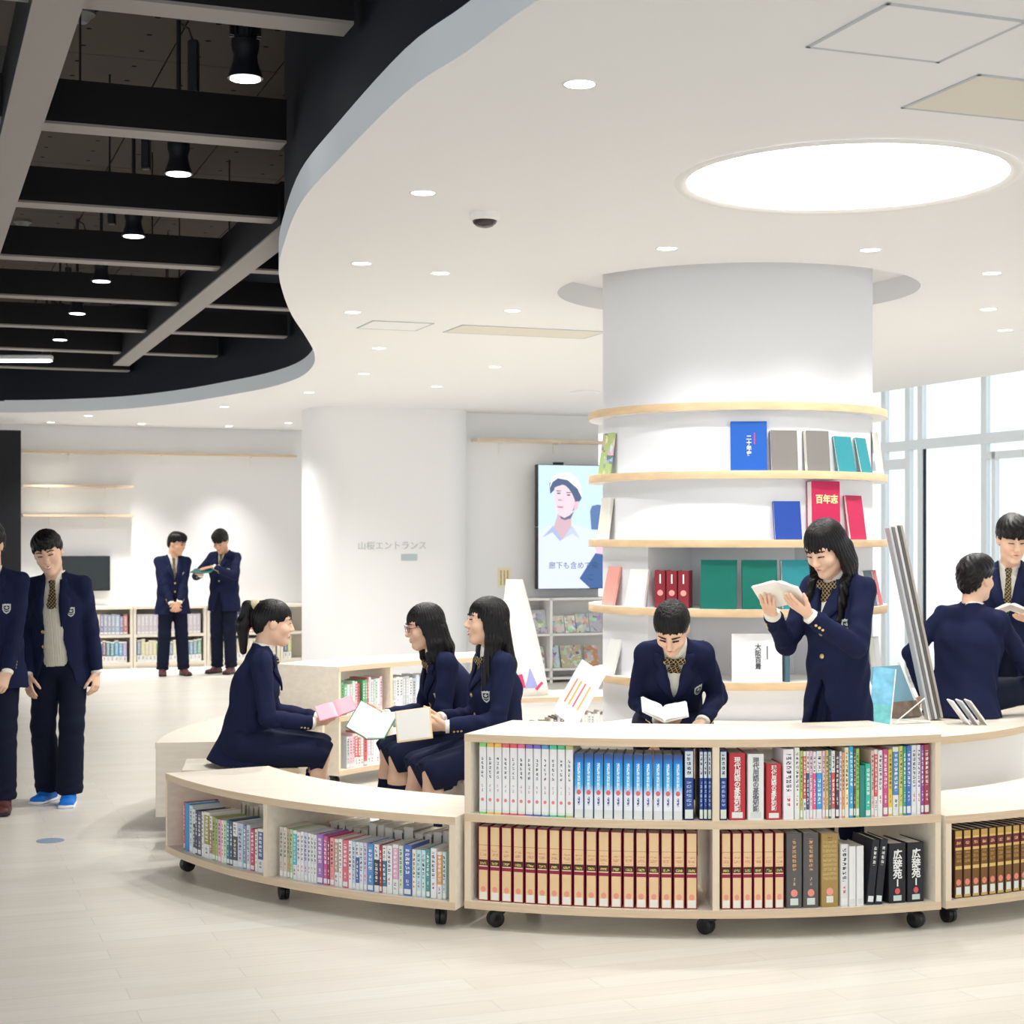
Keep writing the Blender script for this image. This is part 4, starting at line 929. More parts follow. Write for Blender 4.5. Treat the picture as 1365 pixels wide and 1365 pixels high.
def nets(F, lo, h):
    """surface nets: one vertex per mixed cell, one quad per crossed grid edge"""
    S = F < 0; n = np.array(F.shape)
    c = sum(S[i:n[0]-1+i, j:n[1]-1+j, k:n[2]-1+k].astype(np.int8) for i in (0,1) for j in (0,1) for k in (0,1)); act = (c > 0) & (c < 8)
    I = np.argwhere(act)
    if not len(I): return np.zeros((0,3)), np.zeros((0,4), int)
    idx = np.full(act.shape, -1, int); idx[tuple(I.T)] = np.arange(len(I)); acc = np.zeros((len(I),3)); cnt = np.zeros(len(I))
    co = [(i,j,k) for i in (0,1) for j in (0,1) for k in (0,1)]
    for a in co:
        for b in co:
            if sum(b) - sum(a) == 1 and sum(abs(x-y) for x,y in zip(a,b)) == 1:
                fa, fb = F[tuple((I+a).T)], F[tuple((I+b).T)]; m = (fa < 0) != (fb < 0); t = np.where(m, fa/np.where(m, fa-fb, 1), 0)
                acc[m] += (np.array(a) + np.outer(t[m], np.subtract(b,a))); cnt[m] += 1
    V_ = lo + h*(I + acc/cnt[:,None]); Q = []
    for ax in range(3):
        o = [i for i in range(3) if i != ax]; sl0 = [slice(1,-1)]*3; sl0[ax] = slice(0,-1); sl1 = list(sl0); sl1[ax] = slice(1,None)
        a, b = S[tuple(sl0)], S[tuple(sl1)]; E = np.argwhere(a != b); off = np.ones(3,int); off[ax] = 0; E = E+off
        if not len(E): continue
        e1 = np.zeros(3,int); e1[o[0]] = 1; e2 = np.zeros(3,int); e2[o[1]] = 1
        q = np.stack([idx[tuple((E-e1-e2).T)], idx[tuple((E-e2).T)], idx[tuple(E.T)], idx[tuple((E-e1).T)]], 1)
        flip = S[tuple(E.T)] ^ (ax == 1); q[~flip] = q[~flip][:,::-1]; Q.append(q)
    return V_, np.concatenate(Q)
def np_obj(name, parts, m, parent):
    vs = []; fs = []; o = 0
    for v, f in parts:
        if len(v): vs.append(v); fs.append(f+o); o += len(v)
    if not vs: return None
    v = np.concatenate(vs).astype(np.float32); f = np.concatenate(fs).astype(np.int32); me = bpy.data.meshes.new(name)
    me.vertices.add(len(v)); me.vertices.foreach_set('co', v.ravel()); me.loops.add(f.size); me.loops.foreach_set('vertex_index', f.ravel()); me.polygons.add(len(f)); me.polygons.foreach_set('loop_start', np.arange(0, f.size, 4, dtype=np.int32))
    me.update(calc_edges=True); me.validate()
    return link(name, me, m, parent, True)
def rot(axis, deg):
    a = R(deg); c, s = math.cos(a), math.sin(a); i, j = {'x':(1,2),'y':(2,0),'z':(0,1)}[axis]; M = np.eye(3); M[i,i] = M[j,j] = c; M[i,j] = -s; M[j,i] = s; return M
def ik(a, b, l1, l2, pole):
    """middle joint of a two-bone chain; b is pulled in when out of reach"""
    a, b = np.asarray(a,float), np.asarray(b,float); d = b-a; L = np.linalg.norm(d); u = d/L; L = min(L, (l1+l2)*.999); b = a+u*L
    x = (l1*l1-l2*l2+L*L)/(2*L); y = math.sqrt(max(0, l1*l1-x*x)); p = np.asarray(pole,float); p = nrm(p-u*np.dot(p,u)); return a+u*x+p*y, b
# people's materials
mat('skin', (242,200,172), .5, .3, noise=(9,.03)); mat('skin_deep', (226,176,146), .5, .3, noise=(9,.03))
mat('eye_dark', (38,26,24), .3, .5); mat('lip', (206,116,108), .45); mat('teeth', (250,246,238), .3); mat('blush', (232,160,140), .6)
m, g = newmat('hair', .34, .28)                       # dark strands running down
tc = g.n('ShaderNodeTexCoord'); mp = g.n('ShaderNodeMapping'); mp.inputs['Scale'].default_value = (1,1,.07); g.l(tc.outputs['Object'], mp.inputs[0]); nz = g.n('ShaderNodeTexNoise'); nz.inputs['Scale'].default_value = 170; nz.inputs['Detail'].default_value = 3; g.l(mp.outputs[0], nz.inputs['Vector'])
g.l(g.mix(nz.outputs[0], s2l((4,4,6)), s2l((20,16,17))), g.b.inputs['Base Color']); bp = g.n('ShaderNodeBump'); bp.inputs['Distance'].default_value = .004; g.l(nz.outputs[0], bp.inputs['Height']); g.l(bp.outputs[0], g.b.inputs['Normal'])
mat('blazer', (30,36,66), .85, .12, noise=(260,.12), bump=(500,.0006)); mat('trousers', (24,28,48), .85, .15, noise=(220,.12), bump=(400,.0006)); mat('skirt', (26,31,56), .85, .15, noise=(220,.1))
mat('shirt', (246,244,232), .8, .15); mat('vest', (226,222,206), .9, .1, bump=(300,.001)); mat('sock', (24,28,56), .9, .1); mat('gold', (222,196,130), .3, .5, metal=.7)
mat('sneaker', (20,120,220), .6, bump=(300,.001)); mat('sole', (245,245,245), .6); mat('loafer', (92,52,54), .4); mat('crest_silver', (206,214,206), .5); mat('crest_navy', (34,40,60), .6)
mat('scrunchie', (206,190,160), .8); mat('glasses', (110,60,70), .4)
m, g = newmat('tie', .7, .2)                         # dark tie with a gold diagonal lattice
tc = g.n('ShaderNodeTexCoord'); sx = g.n('ShaderNodeSeparateXYZ'); g.l(tc.outputs['Object'], sx.inputs[0])
p_ = g.m('ADD', sx.outputs[0], g.m('MULTIPLY', sx.outputs[1], .7)); w1 = g.m('SINE', g.m('MULTIPLY', g.m('ADD', p_, sx.outputs[2]), 300)); w2 = g.m('SINE', g.m('MULTIPLY', g.m('SUBTRACT', p_, sx.outputs[2]), 300))
g.l(g.mix(g.m('GREATER_THAN', g.m('MAXIMUM', w1, w2), .86), s2l((36,32,36)), s2l((196,172,118))), g.b.inputs['Base Color'])
COUNT = [0]
def person(label, loc, yaw, H=1.65, pel=None, lean=0, roll=0, twist=0, head=(0,0,0), wr=None, wl=None, er=(.6,-.7,-.5), el=(-.6,-.7,-.5), hr=None, hl=None, ar=None, al=None, kr=(0,1,.1), kl=(0,1,.1),
           girl=False, hair='short', seat=False, vopen=.2, vw=.055, openj=False, vest=False, shoe='loafer', smile=False, glasses=False, far=False, curl=(35,35), skin='skin', hemz=None, headk=1.0, sleeve=.96, breadth=1.0, sit=None):
    """joints in the person's own frame: x to their right, y forward, z up, origin on the floor under the pelvis"""
    def flat(sh):                                    # clothes and body rest flat on the seat: sit=(seat height, front edge)
        if sit: sh.cut(lambda P: np.maximum(P[...,2]-sit[0]-.002, P[...,1]-sit[1]), .002)
        return sh
    k = H/1.68; t = thing('person', label, 'person', (loc[0], loc[1], loc[2] if len(loc) > 2 else 0), R(yaw)); h0 = .009 if far else .0058
    if girl: breadth *= .93
    pel = A(0,0,.89*k) if pel is None else A(*pel)
    Rt = rot('z',twist) @ rot('y',roll) @ rot('x',-lean); up = Rt@A(0,0,1); rt = Rt@A(1,0,0); fw = Rt@A(0,1,0)
    chest = pel + up*.30*k; neck = pel + up*.515*k - fw*.0; shw = .158*k*breadth
    shR, shL = neck + rt*shw - up*.065*k, neck - rt*shw - up*.065*k
    hipw = .078*k; hpR, hpL = pel+A(hipw,0,0), pel-A(hipw,0,0)
    ua, fa_, th, sn = .285*k, .25*k, .405*k, .40*k
    wr = shR + A(.05,.02,-.52)*k if wr is None else A(*wr); wl = shL + A(-.05,.02,-.52)*k if wl is None else A(*wl)
    elR, wr = ik(shR, wr, ua, fa_, er); elL, wl = ik(shL, wl, ua, fa_, el)
    ar = A(.09,0,.085) if ar is None else A(*ar); al = A(-.09,0,.085) if al is None else A(*al)
    knR, ar = ik(hpR, ar, th, sn, kr); knL, al = ik(hpL, al, th, sn, kl)
    # head frame
    Rh = Rt @ rot('z',head[0]) @ rot('x',-head[1]) @ rot('y',head[2]) if not isinstance(head, np.ndarray) else head
    hk = k*headk*(.97 if girl else 1); hb = neck + up*.018*k + fw*.014*k; hc = hb + Rh@A(0,.018,.135)*hk
    hp = lambda x,y,z: hc + Rh@(A(x,y,z)*hk); HE = lambda c, r: Ell(hp(*c), A(*r)*hk, Rh)
    # ---- body
    hd = Shape()
    hd.add(HE((0,-.012,.03),(.074,.094,.088)), .01).add(HE((0,.022,-.028),(.062,.068,.086)), .03).add(Seg(hp(.034,.012,-.068), hp(.008,.066,-.098), .024*hk, .018*hk), .03).add(Seg(hp(-.034,.012,-.068), hp(-.008,.066,-.098), .024*hk, .018*hk), .03)
    hd.add(HE((0,.066,.036),(.05,.02,.02)), .02)
    for s in (1,-1):
        hd.add(HE((s*.036,.062,-.028),(.026,.026,.026)), .02)
        hd.cut(Ell(hp(s*.031,.098,.012), A(.02,.014,.011)*hk, Rh), .012)
        hd.add(HE((s*.030,.079,.009),(.017,.013,.011)), .006)
        hd.add(HE((s*.074,-.004,-.006),(.010,.019,.030)), .008)
    hd.add(Seg(hp(0,.088,.014), hp(0,.108,-.024), .008*hk, .0125*hk), .012).add(HE((0,.100,-.029),(.018,.012,.009)), .008)
    hd.add(HE((0,.087,-.058),(.024,.012,.016)), .012).add(HE((0,.080,-.096),(.018,.014,.013)), .012)
    hd.add(Seg(hp(0,-.03,-.05), neck-up*.05*k, .05*k*breadth, .056*k*breadth), .03)
    parts = [hd.mesh(h0*.75)]
    def hand(w, elb, spec, sgn, cu):
        """palm, four jointed fingers and a thumb leaving the side of the palm"""
        f, n = (nrm(w-elb), None) if spec is None else (nrm(spec[0]), nrm(spec[1]))
        if n is None: n = nrm(A(-sgn,0,0) - f*np.dot(A(-sgn,0,0),f))
        n = nrm(n - f*np.dot(n,f)); s = np.cross(f, n)*sgn; q = k*(.92 if girl else 1); sh = Shape()
        sh.add(Seg(w-f*.06*k, w+f*.01*q, .024*k, .026*q, .02*k, .019*q, s), .01)
        sh.add(Seg(w+f*.012*q, w+f*.082*q, .028*q, .039*q, .015*q, .013*q, s), .012)
        for i, (o, L) in enumerate(((.030,.068),(.0105,.077),(-.0095,.071),(-.029,.055))):
            p = w+f*.086*q+s*o*q; dr = nrm(f + s*o*2.2); c0 = cu*(.8+.14*i)
            for j, (fr, r0, r1) in enumerate(((.45,.0088,.0082),(.31,.0082,.0075),(.24,.0075,.0062))):
                an = R(c0*(.7,1.1,.8)[j]); dr = nrm(dr*math.cos(an)+n*math.sin(an)); e = p+dr*L*fr*q; sh.add(Seg(p, e, r0*q, r1*q), .003); p = e; 
        p = w+f*.022*q+s*.026*q; dr = nrm(f*.85+s*.45+n*.35)
        for j, (L, r0, r1) in enumerate(((.042,.0145,.0105),(.032,.0102,.009),(.025,.009,.007))): e = p+dr*L*q; sh.add(Seg(p, e, r0*q, r1*q), .006); p = e; dr = nrm(dr*.85+f*.35+n*.22)
        return sh.mesh(h0*.68), f, n, s
    mR, fR, nR, sR = hand(wr, elR, hr, 1, curl[0]); mL, fL, nL, sL = hand(wl, elL, hl, -1, curl[1]); parts += [mR, mL]
    bd = Shape().add(Seg(pel, chest, .10*k, .11*k, .07*k, .085*k, rt), .03).add(Seg(chest, neck-up*.08*k, .11*k, .085*k, .08*k, .05*k, rt), .03)
    for a, b, c in ((shR,elR,wr),(shL,elL,wl)): bd.add(Seg(a,b,.036*k,.033*k), .02).add(Seg(b,c,.034*k,.022*k), .01)
    for a, b, c in ((hpR,knR,ar),(hpL,knL,al)): bd.add(Seg(a,b,.066*k,.05*k), .03).add(Seg(b,b+(c-b)*.3,.05*k,.054*k), .02).add(Seg(b+(c-b)*.3,c,.054*k,.034*k), .02)
    flat(bd); parts.append(bd.mesh(h0*1.6 if not girl else h0*1.25))
    np_obj('body', parts, skin, t)
    # ---- face parts
    def small(name, m_, prims, par=t, h=.0022):
        s = Shape()
        for p in prims: s.add(p, .002)
        return np_obj(name, [s.mesh(h*k*(1.6 if far else 1))], m_, par)
    down = head[1] > 18 if not isinstance(head, np.ndarray) else False
    for s in (1,-1):
        e_ = .0034 if (smile or down) else .0062
        small('eye', 'eye_dark', [Seg(hp(s*.019,.0955,.010-(.003 if down else 0)), hp(s*.044,.0875,.0105-(.003 if down else 0)), .004*hk, .003*hk, e_*hk, e_*.8*hk, Rh@A(0,1,0))])
        small('eyebrow', 'hair', [Seg(hp(s*.016,.0965,.031), hp(s*.033,.094,.0355), .0035*hk, .0035*hk), Seg(hp(s*.033,.094,.0355), hp(s*.052,.080,.030), .0035*hk, .0022*hk)])
    if smile:
        small('mouth', 'lip', [Seg(hp(-.026,.084,-.050), hp(0,.0975,-.056), .0035*hk,.005*hk), Seg(hp(0,.0975,-.056), hp(.026,.084,-.050), .005*hk,.0035*hk), Seg(hp(-.026,.084,-.051), hp(0,.0965,-.068), .0035*hk,.005*hk), Seg(hp(0,.0965,-.068), hp(.026,.084,-.051), .005*hk,.0035*hk)])
        small('teeth', 'teeth', [Seg(hp(-.015,.0950,-.0555), hp(0,.1020,-.0615), .0025*hk,.0035*hk), Seg(hp(0,.1020,-.0615), hp(.015,.0950,-.0555), .0035*hk,.0025*hk)])
    else: small('mouth', 'lip', [Seg(hp(-.02,.090,-.058), hp(0,.0985,-.0575), .0035*hk,.0048*hk), Seg(hp(0,.0985,-.0575), hp(.02,.090,-.058), .0048*hk,.0035*hk)])
    if glasses:
        mb = MB()
        for s in (1,-1):
            ring = [tuple(hp(s*.032+.022*math.cos(q)*1.05, .107-.006*abs(math.cos(q)), .008+.018*math.sin(q))) for q in [2*math.pi*i/20 for i in range(21)]]; mb.tube(ring, .0016*k, 6); mb.tube([tuple(hp(s*.055,.10,.012)), tuple(hp(s*.078,.05,.012)), tuple(hp(s*.078,-.005,.006))], .0016*k, 6)
        mb.tube([tuple(hp(-.011,.107,.01)), tuple(hp(0,.110,.013)), tuple(hp(.011,.107,.01))], .0016*k, 6); mb.obj('glasses_frame', 'glasses', t, True)
    # ---- hair
    hs_ = Shape(); hloc = lambda P: ((P-hc)@Rh)/hk
    def line(az, pts): return np.interp(np.abs(az), [R(a) for a, z in pts], [z for a, z in pts])
    if hair == 'short' or hair == 'mop':
        mo = hair == 'mop'
        hs_.add(HE((0,-.010,.043),(.087,.108,.094)), .01).add(HE((0,.045,.085),(.062,.058,.045)), .03).add(HE((0,-.05,.0),(.072,.066,.088)), .02)
        def c_(P):
            q = hloc(P); az = np.arctan2(q[...,0], q[...,1]+.02); zl = line(az, [(0,.030 if mo else .044),(40,.028 if mo else .040),(58,.005 if mo else .022),(72,-.012),(84,.002),(100,.006),(118,-.045),(180,-.085)]) + .007*np.sin(az*19+2*np.sin(az*5)) ; return (q[...,2]-zl)*hk
        hs_.cut(c_, .006)
        hs_.mod(lambda P: (lambda q: .0035*hk*np.sin(np.arctan2(q[...,0], q[...,1])*17+9*np.sin(q[...,2]*26))*np.sin(q[...,2]*60+q[...,0]*40))(hloc(P)))
    else:
        hs_.add(HE((0,-.012,.040),(.084,.106,.090)), .01).add(HE((0,-.045,.0),(.078,.070,.09)), .02)
        if hair in ('long','bob','curtain'):
            dn = A(0,0,-1.); L = {'long':.40,'bob':.20,'curtain':.36}[hair]*k; bk = -(Rh@A(0,1,0)); bk[2] = 0; bk = nrm(bk)
            for s in (1,-1):
                hs_.add(Seg(hp(s*.062,-.012,.02), hp(s*.080,-.018,-.10), .026*hk, .030*hk, .060*hk, .055*hk, Rh@A(1,0,0)), .02)
                b0 = hp(s*.080,-.018,-.10)
                if hair == 'bob': hs_.add(Seg(b0, b0+dn*.09*k+Rh@A(s*.014,.0,0), .028*hk, .018*hk, .055*hk, .05*hk, Rh@A(1,0,0)), .015)
                elif hair == 'curtain': hs_.add(Seg(b0, b0+dn*.25*k+Rh@A(s*.012,0,0)+fw*.075*k, .028*hk, .014*hk, .045*hk, .03*hk, Rh@A(1,0,0)), .015)
                else: hs_.add(Seg(b0, b0+dn*.24*k+Rh@A(s*.015,0,0)+fw*.045*k, .030*hk, .015*hk, .05*hk, .03*hk, Rh@A(1,0,0)), .015)
            b0 = hp(0,-.075,-.04); b1 = b0+dn*L*.45+bk*.035*k; b2 = b0+dn*L+bk*(.06 if lean > 5 else .045)*k
            hs_.add(Seg(b0, b1, .085*hk, .095*hk, .045*hk, .04*hk, Rh@A(1,0,0)), .02).add(Seg(b1, b2, .095*hk, .075*hk, .04*hk, .022*hk, Rh@A(1,0,0)), .02)
        if hair == 'ponytail':
            hs_.add(HE((0,-.085,.075),(.032,.032,.032)), .015)
            p0, p1, p2, p3 = hp(0,-.10,.085), hp(0,-.150,.070), hp(.0,-.162,-.03), hp(.005,-.140,-.175)
            hs_.add(Seg(p0,p1,.022*hk,.030*hk), .012).add(Seg(p1,p2,.030*hk,.036*hk), .02).add(Seg(p2,p3,.036*hk,.020*hk), .02)
        bang = {'ponytail':[(0,.026),(38,.022),(56,.0),(66,-.03),(76,-.01),(92,.012),(106,-.01),(125,-.055),(180,-.075)], 'tied':[(0,.055),(25,.045),(42,.018),(60,.0),(78,.004),(100,.0),(118,-.04),(180,-.08)]}.get(hair, [(0,.024),(34,.020),(46,.012),(56,-.05),(66,-.4),(180,-.9)])
        sc = {'bob':.010,'long':.008}.get(hair, .009)
        def c_(P):
            q = hloc(P); az = np.arctan2(q[...,0], q[...,1]+.02); zl = line(az, bang)+sc*.5*np.sin(az*23); f = (q[...,2]-zl)*hk
            if hair in ('long','bob','curtain'): f = np.where(q[...,2] < -.13, .05, f)
            if hair == 'ponytail': f = np.where(q[...,1] < -.118, .05, f)
            return f
        hs_.cut(c_, .006)
        hs_.mod(lambda P: (lambda q: .0022*hk*np.sin(np.arctan2(q[...,0], q[...,1])*34+3*np.sin(q[...,2]*9)))(hloc(P)))
    ho = np_obj('hair', [hs_.mesh(h0*.85)], 'hair', t)
    if hair == 'ponytail': small('hair_tie', 'scrunchie', [Seg(hp(0,-.108,.086), hp(0,-.120,.083), .030*hk, .031*hk)], ho, .004)
    # ---- blazer
    tor = lambda P: np.stack([(P-neck)@rt, (P-neck)@fw, (P-neck)@up], -1)/k      # chest frame
    bz = Shape(); hem = pel - (A(0,0,1) if not seat else nrm(up+A(0,0,1)))*(.105 if seat else .165)*k
    cw = breadth*(1.06 if not girl else 1.0)
    bz.add(Seg(hem, pel+up*.10*k, (.205 if seat else .192)*k*cw, .152*k*cw, (.185 if seat else .145)*k, .115*k, rt, fa=True), .02)
    bz.add(Seg(pel+up*.10*k, chest+up*.02*k, .155*k*cw, .168*k*cw, .115*k, .125*k, rt), .03).add(Seg(chest+up*.02*k, neck-up*.075*k, .168*k*cw, .135*k*cw, .125*k, .082*k, rt), .03)
    bz.add(Seg(shR-up*.004*k, shL-up*.004*k, .047*k, .047*k, .05*k, .05*k, fw), .03)
    for s_h in (shR, shL): bz.add(Seg(neck-up*.03*k, s_h+up*.012*k, .05*k, .036*k, .052*k, .045*k), .03)
    bz.add(Seg(neck-up*.08*k, neck+up*.024*k, .082*k, .066*k, .076*k, .066*k, rt, fb=True), .02)
    nt_u = len(bz.ops)
    cuR, cuL = elR+(wr-elR)*sleeve, elL+(wl-elL)*sleeve
    for a, b, c in ((shR,elR,cuR),(shL,elL,cuL)): bz.add(Seg(a,b,.053*k,.047*k), .02).add(Seg(b,c,.047*k,.040*k,fb=True), .014)
    bz.cut(Seg(neck-up*.03*k, neck+up*.2*k, .056*k, .060*k, .054*k, .060*k, rt), .003)
    vb = vopen; armd = lambda P: np.minimum.reduce([Seg(elR,cuR,.05*k,.05*k)(P), Seg(elL,cuL,.05*k,.05*k)(P), Seg(shR,elR,.05*k,.05*k)(P)+.012, Seg(shL,elL,.05*k,.05*k)(P)+.012])
    def v_(P):                                      # the open V of the front
        q = tor(P); z = -q[...,2]; hw = np.where(z < vb, vw*(1-np.clip(z,-.05,vb)/vb), 0)
        if openj: hw = np.interp(z, [0,.12,.3,.48,.64], [.05,.05,.055,.07,.12])
        d = np.maximum((np.abs(q[...,0])-hw)*k, -(q[...,1]-.0)*k); d = np.where(z > (.7 if openj else vb+.02), .05, d); return np.maximum(d, .012-armd(P))
    bz.cut(v_, .003)
    if not seat and not openj:                       # fronts parting below the last button
        def b_(P): q = tor(P); z = -q[...,2]; return np.maximum(np.maximum((np.abs(q[...,0])-np.clip((z-.45)*.32,0,.06))*k, -(q[...,1])*k), (.45-z)*k)
        bz.cut(b_, .003)
    def folds(P):
        q = tor(P); w = .0028*k*np.sin(q[...,2]*42+q[...,0]*30+5*np.sin(q[...,1]*20)); 
        for e in (elR, elL): r = np.linalg.norm(P-e, axis=-1); w = w + .004*k*np.exp(-(r/(.07*k))**2)*np.sin(r*150/k)
        return w
    bz.mod(folds)
    flat(bz); bo = np_obj('blazer', [bz.mesh(h0)], 'blazer', t)
    M3 = lambda x, z, dirn=1: neck + rt*x*k + up*z*k
    def on_front(shape, x, z, y0=.30):               # where a ray from the front meets the surface
        ys = np.linspace(y0, -.05, 180); P = M3(x,z)[None,:] + np.outer(ys*k, fw); f = shape.ev(P); hit = f < .001; i = int(np.argmax(hit)) if hit.any() else 140; return P[i]
    def nor(shape, p):
        e = .006; return nrm(np.array([shape.ev(p+d)-shape.ev(p-d) for d in (A(e,0,0),A(0,e,0),A(0,0,e))]))
    bzs = Shape(); bzs.ops = [o for o in bz.ops if o[0] == 'u'][:nt_u]
    def stick(name, m_, p, n, build, par):
        y = nrm(up - n*np.dot(up,n)); x = np.cross(y, n); return build.obj(name, m_, par, 40, frame(p, x, y, n))
    vz = vb if not openj else .31
    for s in (1,-1):                                 # lapels lying on the fronts, notched under the collar
        rows = []
        for i in range(15):
            z = .022+(vz-.028)*i/14; hw = vw*(1-np.clip(z,-.05,vb)/vb) if not openj else float(np.interp(z, [0,.12,.3,.48], [.05,.05,.055,.07])); f = i/14
            wd = .040+.03*math.sin(math.pi*min(1,f/.55)*.5) if f < .55 else .07*(1-(f-.55)/.45)**.8
            if .26 < f < .36: wd -= .022
            r_ = []
            for j in range(4):
                p = on_front(bzs, s*(hw-.003+wd*j/3), -z); n = nor(bzs, p); r_.append(p+n*(.0055+.004*math.sin(math.pi*j/3))*k)
            rows.append(r_)
        vs_l = [tuple(p) for r_ in rows for p in r_]; fs_l = [(i*4+j, i*4+j+1, i*4+j+5, i*4+j+4) if s > 0 else (i*4+j, i*4+j+4, i*4+j+5, i*4+j+1) for i in range(14) for j in range(3)]
        lo_ = MB().add(vs_l, fs_l).obj('lapel', 'blazer', bo, True); sd_ = lo_.modifiers.new('thick', 'SOLIDIFY'); sd_.thickness = .008*k; sd_.offset = 0
    cx = -.114; p = on_front(bzs, cx, -.215); n = nor(bzs, p); s_ = .9*k
    c0 = stick('crest', 'crest_silver', p+n*.0015, n, MB().prism([(a*s_,b*s_) for a,b in ((-.026,.03),(-.018,.026),(-.009,.032),(0,.027),(.009,.032),(.018,.026),(.026,.03),(.026,-.008),(.016,-.026),(0,-.036),(-.016,-.026),(-.026,-.008))], 0, .003), bo)
    MB().prism([(a*s_,b*s_) for a,b in ((-.018,.018),(.018,.018),(.018,-.005),(0,-.012),(-.018,-.005))], .003, .0042).obj('crest_field', 'crest_navy', c0); MB().prism([(a*s_,b*s_) for a,b in ((-.004,.014),(.004,.014),(.004,.004),(.010,.010),(.013,.005),(.003,-.003),(-.003,-.003),(-.013,.005),(-.010,.010),(-.004,.004))], .0042, .005).obj('crest_emblem', 'crest_silver', c0)
    MB().prism([(a*s_,b*s_) for a,b in ((-.018,-.010),(0,-.017),(.018,-.010),(.014,-.018),(0,-.026),(-.014,-.018))], .003, .0042).obj('crest_ribbon', 'crest_navy', c0)
    bp_ = [(-.004 if not openj else .062, -z) for z in ((vb+.015, vb+.115) if not openj else (.23,.33,.42))]
    for x, z in bp_:
        p = on_front(bzs, x, z); n = nor(bzs, p); stick('button', 'gold', p+n*.001, n, MB().lathe([(.011*k,0),(.011*k,.003),(.007*k,.005),(.001,.0055)], 14), bo)
    for a, c, s in ((elR,cuR,1),(elL,cuL,-1)):        # three cuff buttons
        ax = nrm(c-a); sd = nrm(np.cross(ax, A(0,0,1)) if abs(ax[2]) < .95 else A(s,0,0)); sd = sd*np.sign(np.dot(sd, rt)*s+1e-6)
        dn = nrm(np.cross(ax, sd)); dn = dn*(-1 if dn[2] > 0 else 1); o = nrm(sd*.8+dn*.6)
        for i in range(3):
            p = c-ax*(.02+i*.018)*k+o*.0415*k; MB().lathe([(.006*k,0),(.006*k,.003),(.001,.004)], 10).obj('cuff_button', 'gold', bo, 40, frame(p, ax, np.cross(o,ax), o))
    # ---- shirt: chest piece, collar, cuffs
    st = Shape().add(Seg(pel+up*(.02 if vest else .2)*k, chest, .118*k, .135*k, .102*k, .112*k, rt), .03).add(Seg(chest, neck-up*.08*k, .135*k, .11*k, .112*k, .07*k, rt), .03).add(Seg(neck-up*.07*k, neck+up*.012*k, .07*k, .06*k, .062*k, .058*k, rt), .02)
    st.cut(Seg(neck-up*.0*k, neck+up*.2*k, .052*k, .058*k, .05*k, .056*k, rt), .003)
    so_ = np_obj('shirt', [st.mesh(h0*1.3)], 'shirt', t)
    co_ = Shape().add(Seg(neck-up*.045*k, neck+up*.034*k, .070*k, .059*k, .068*k, .062*k, rt, fa=True, fb=True), .01).cut(Seg(neck-up*.07*k, neck+up*.08*k, .060*k, .053*k, .056*k, .054*k, rt), .002)
    def n_(P): q = tor(P); return np.maximum((np.abs(q[...,0])-np.clip((q[...,2]+.06)*.42,0,.1))*k, -(q[...,1]-.02)*k)
    def pt(P): q = tor(P); return np.where(q[...,1] > .0, (q[...,2]+.018+.9*np.clip(.04-np.abs(np.abs(q[...,0])-.035),0,.03))*k, (q[...,2]+.03)*k)
    co_.cut(n_, .002); np_obj('collar', [co_.mesh(h0*.7)], 'shirt', so_)
    for a, c, w_ in ((elR,cuR,wr),(elL,cuL,wl)):
        ax = nrm(c-a); cf = Shape().add(Seg(c-ax*.03*k, c+ax*.022*k, .036*k, .036*k, .033*k, .033*k, fb=True), .004); np_obj('cuff', [cf.mesh(h0)], 'shirt', so_)
    sts = Shape(); sts.ops = [o for o in st.ops if o[0] == 'u']
    if vest:
        vs_ = Shape().add(Seg(pel-up*.03*k, chest, .138*k, .148*k, .112*k, .118*k, rt, fa=True), .03).add(Seg(chest, neck-up*.08*k, .148*k, .118*k, .118*k, .076*k, rt), .03)
        vs_.cut(lambda P: (lambda q: np.maximum((np.abs(q[...,0])-np.clip((q[...,2]+.2)*.36,0,.08))*k, -q[...,1]*k))(tor(P)), .003); vs_.mod(lambda P: (lambda q: .0018*k*np.sin(q[...,0]*420))(tor(P))*(1)); np_obj('sweater_vest', [vs_.mesh(h0)], 'vest', t)
    # ---- tie or bow
    if girl:
        p0 = on_front(sts, 0, -.052)+fw*.012*k; bs = Shape()
        for s in (1,-1): bs.add(Seg(p0, p0+rt*s*.042*k+up*.008*k, .014*k, .022*k, .010*k, .012*k, up), .006).add(Seg(p0-up*.008*k, p0+rt*s*.022*k-up*.062*k, .012*k, .020*k, .006*k, .006*k, rt), .006)
        bs.add(Ell(p0+fw*.006*k, A(.013,.013,.015)*k), .006); np_obj('bow_tie', [bs.mesh(h0*.6)], 'tie', t)
    else:
        L = .16 if vest else min(vb+.05, .34); pts_ = [on_front(sts, 0, -.03-L*i/6)+fw*(.006 if i < 6 else .002)*k for i in range(7)]
        ts = Shape().add(Seg(pts_[0]+fw*.008*k, pts_[0]-up*.03*k+fw*.010*k, .022*k, .014*k, .012*k, .010*k, rt), .004)
        for i in range(6): ts.add(Seg(pts_[i], pts_[i+1], (.013+.003*i)*k, (.016+.003*i)*k, .005*k, .005*k, rt), .004)
        np_obj('tie', [ts.mesh(h0*.6)], 'tie', t)
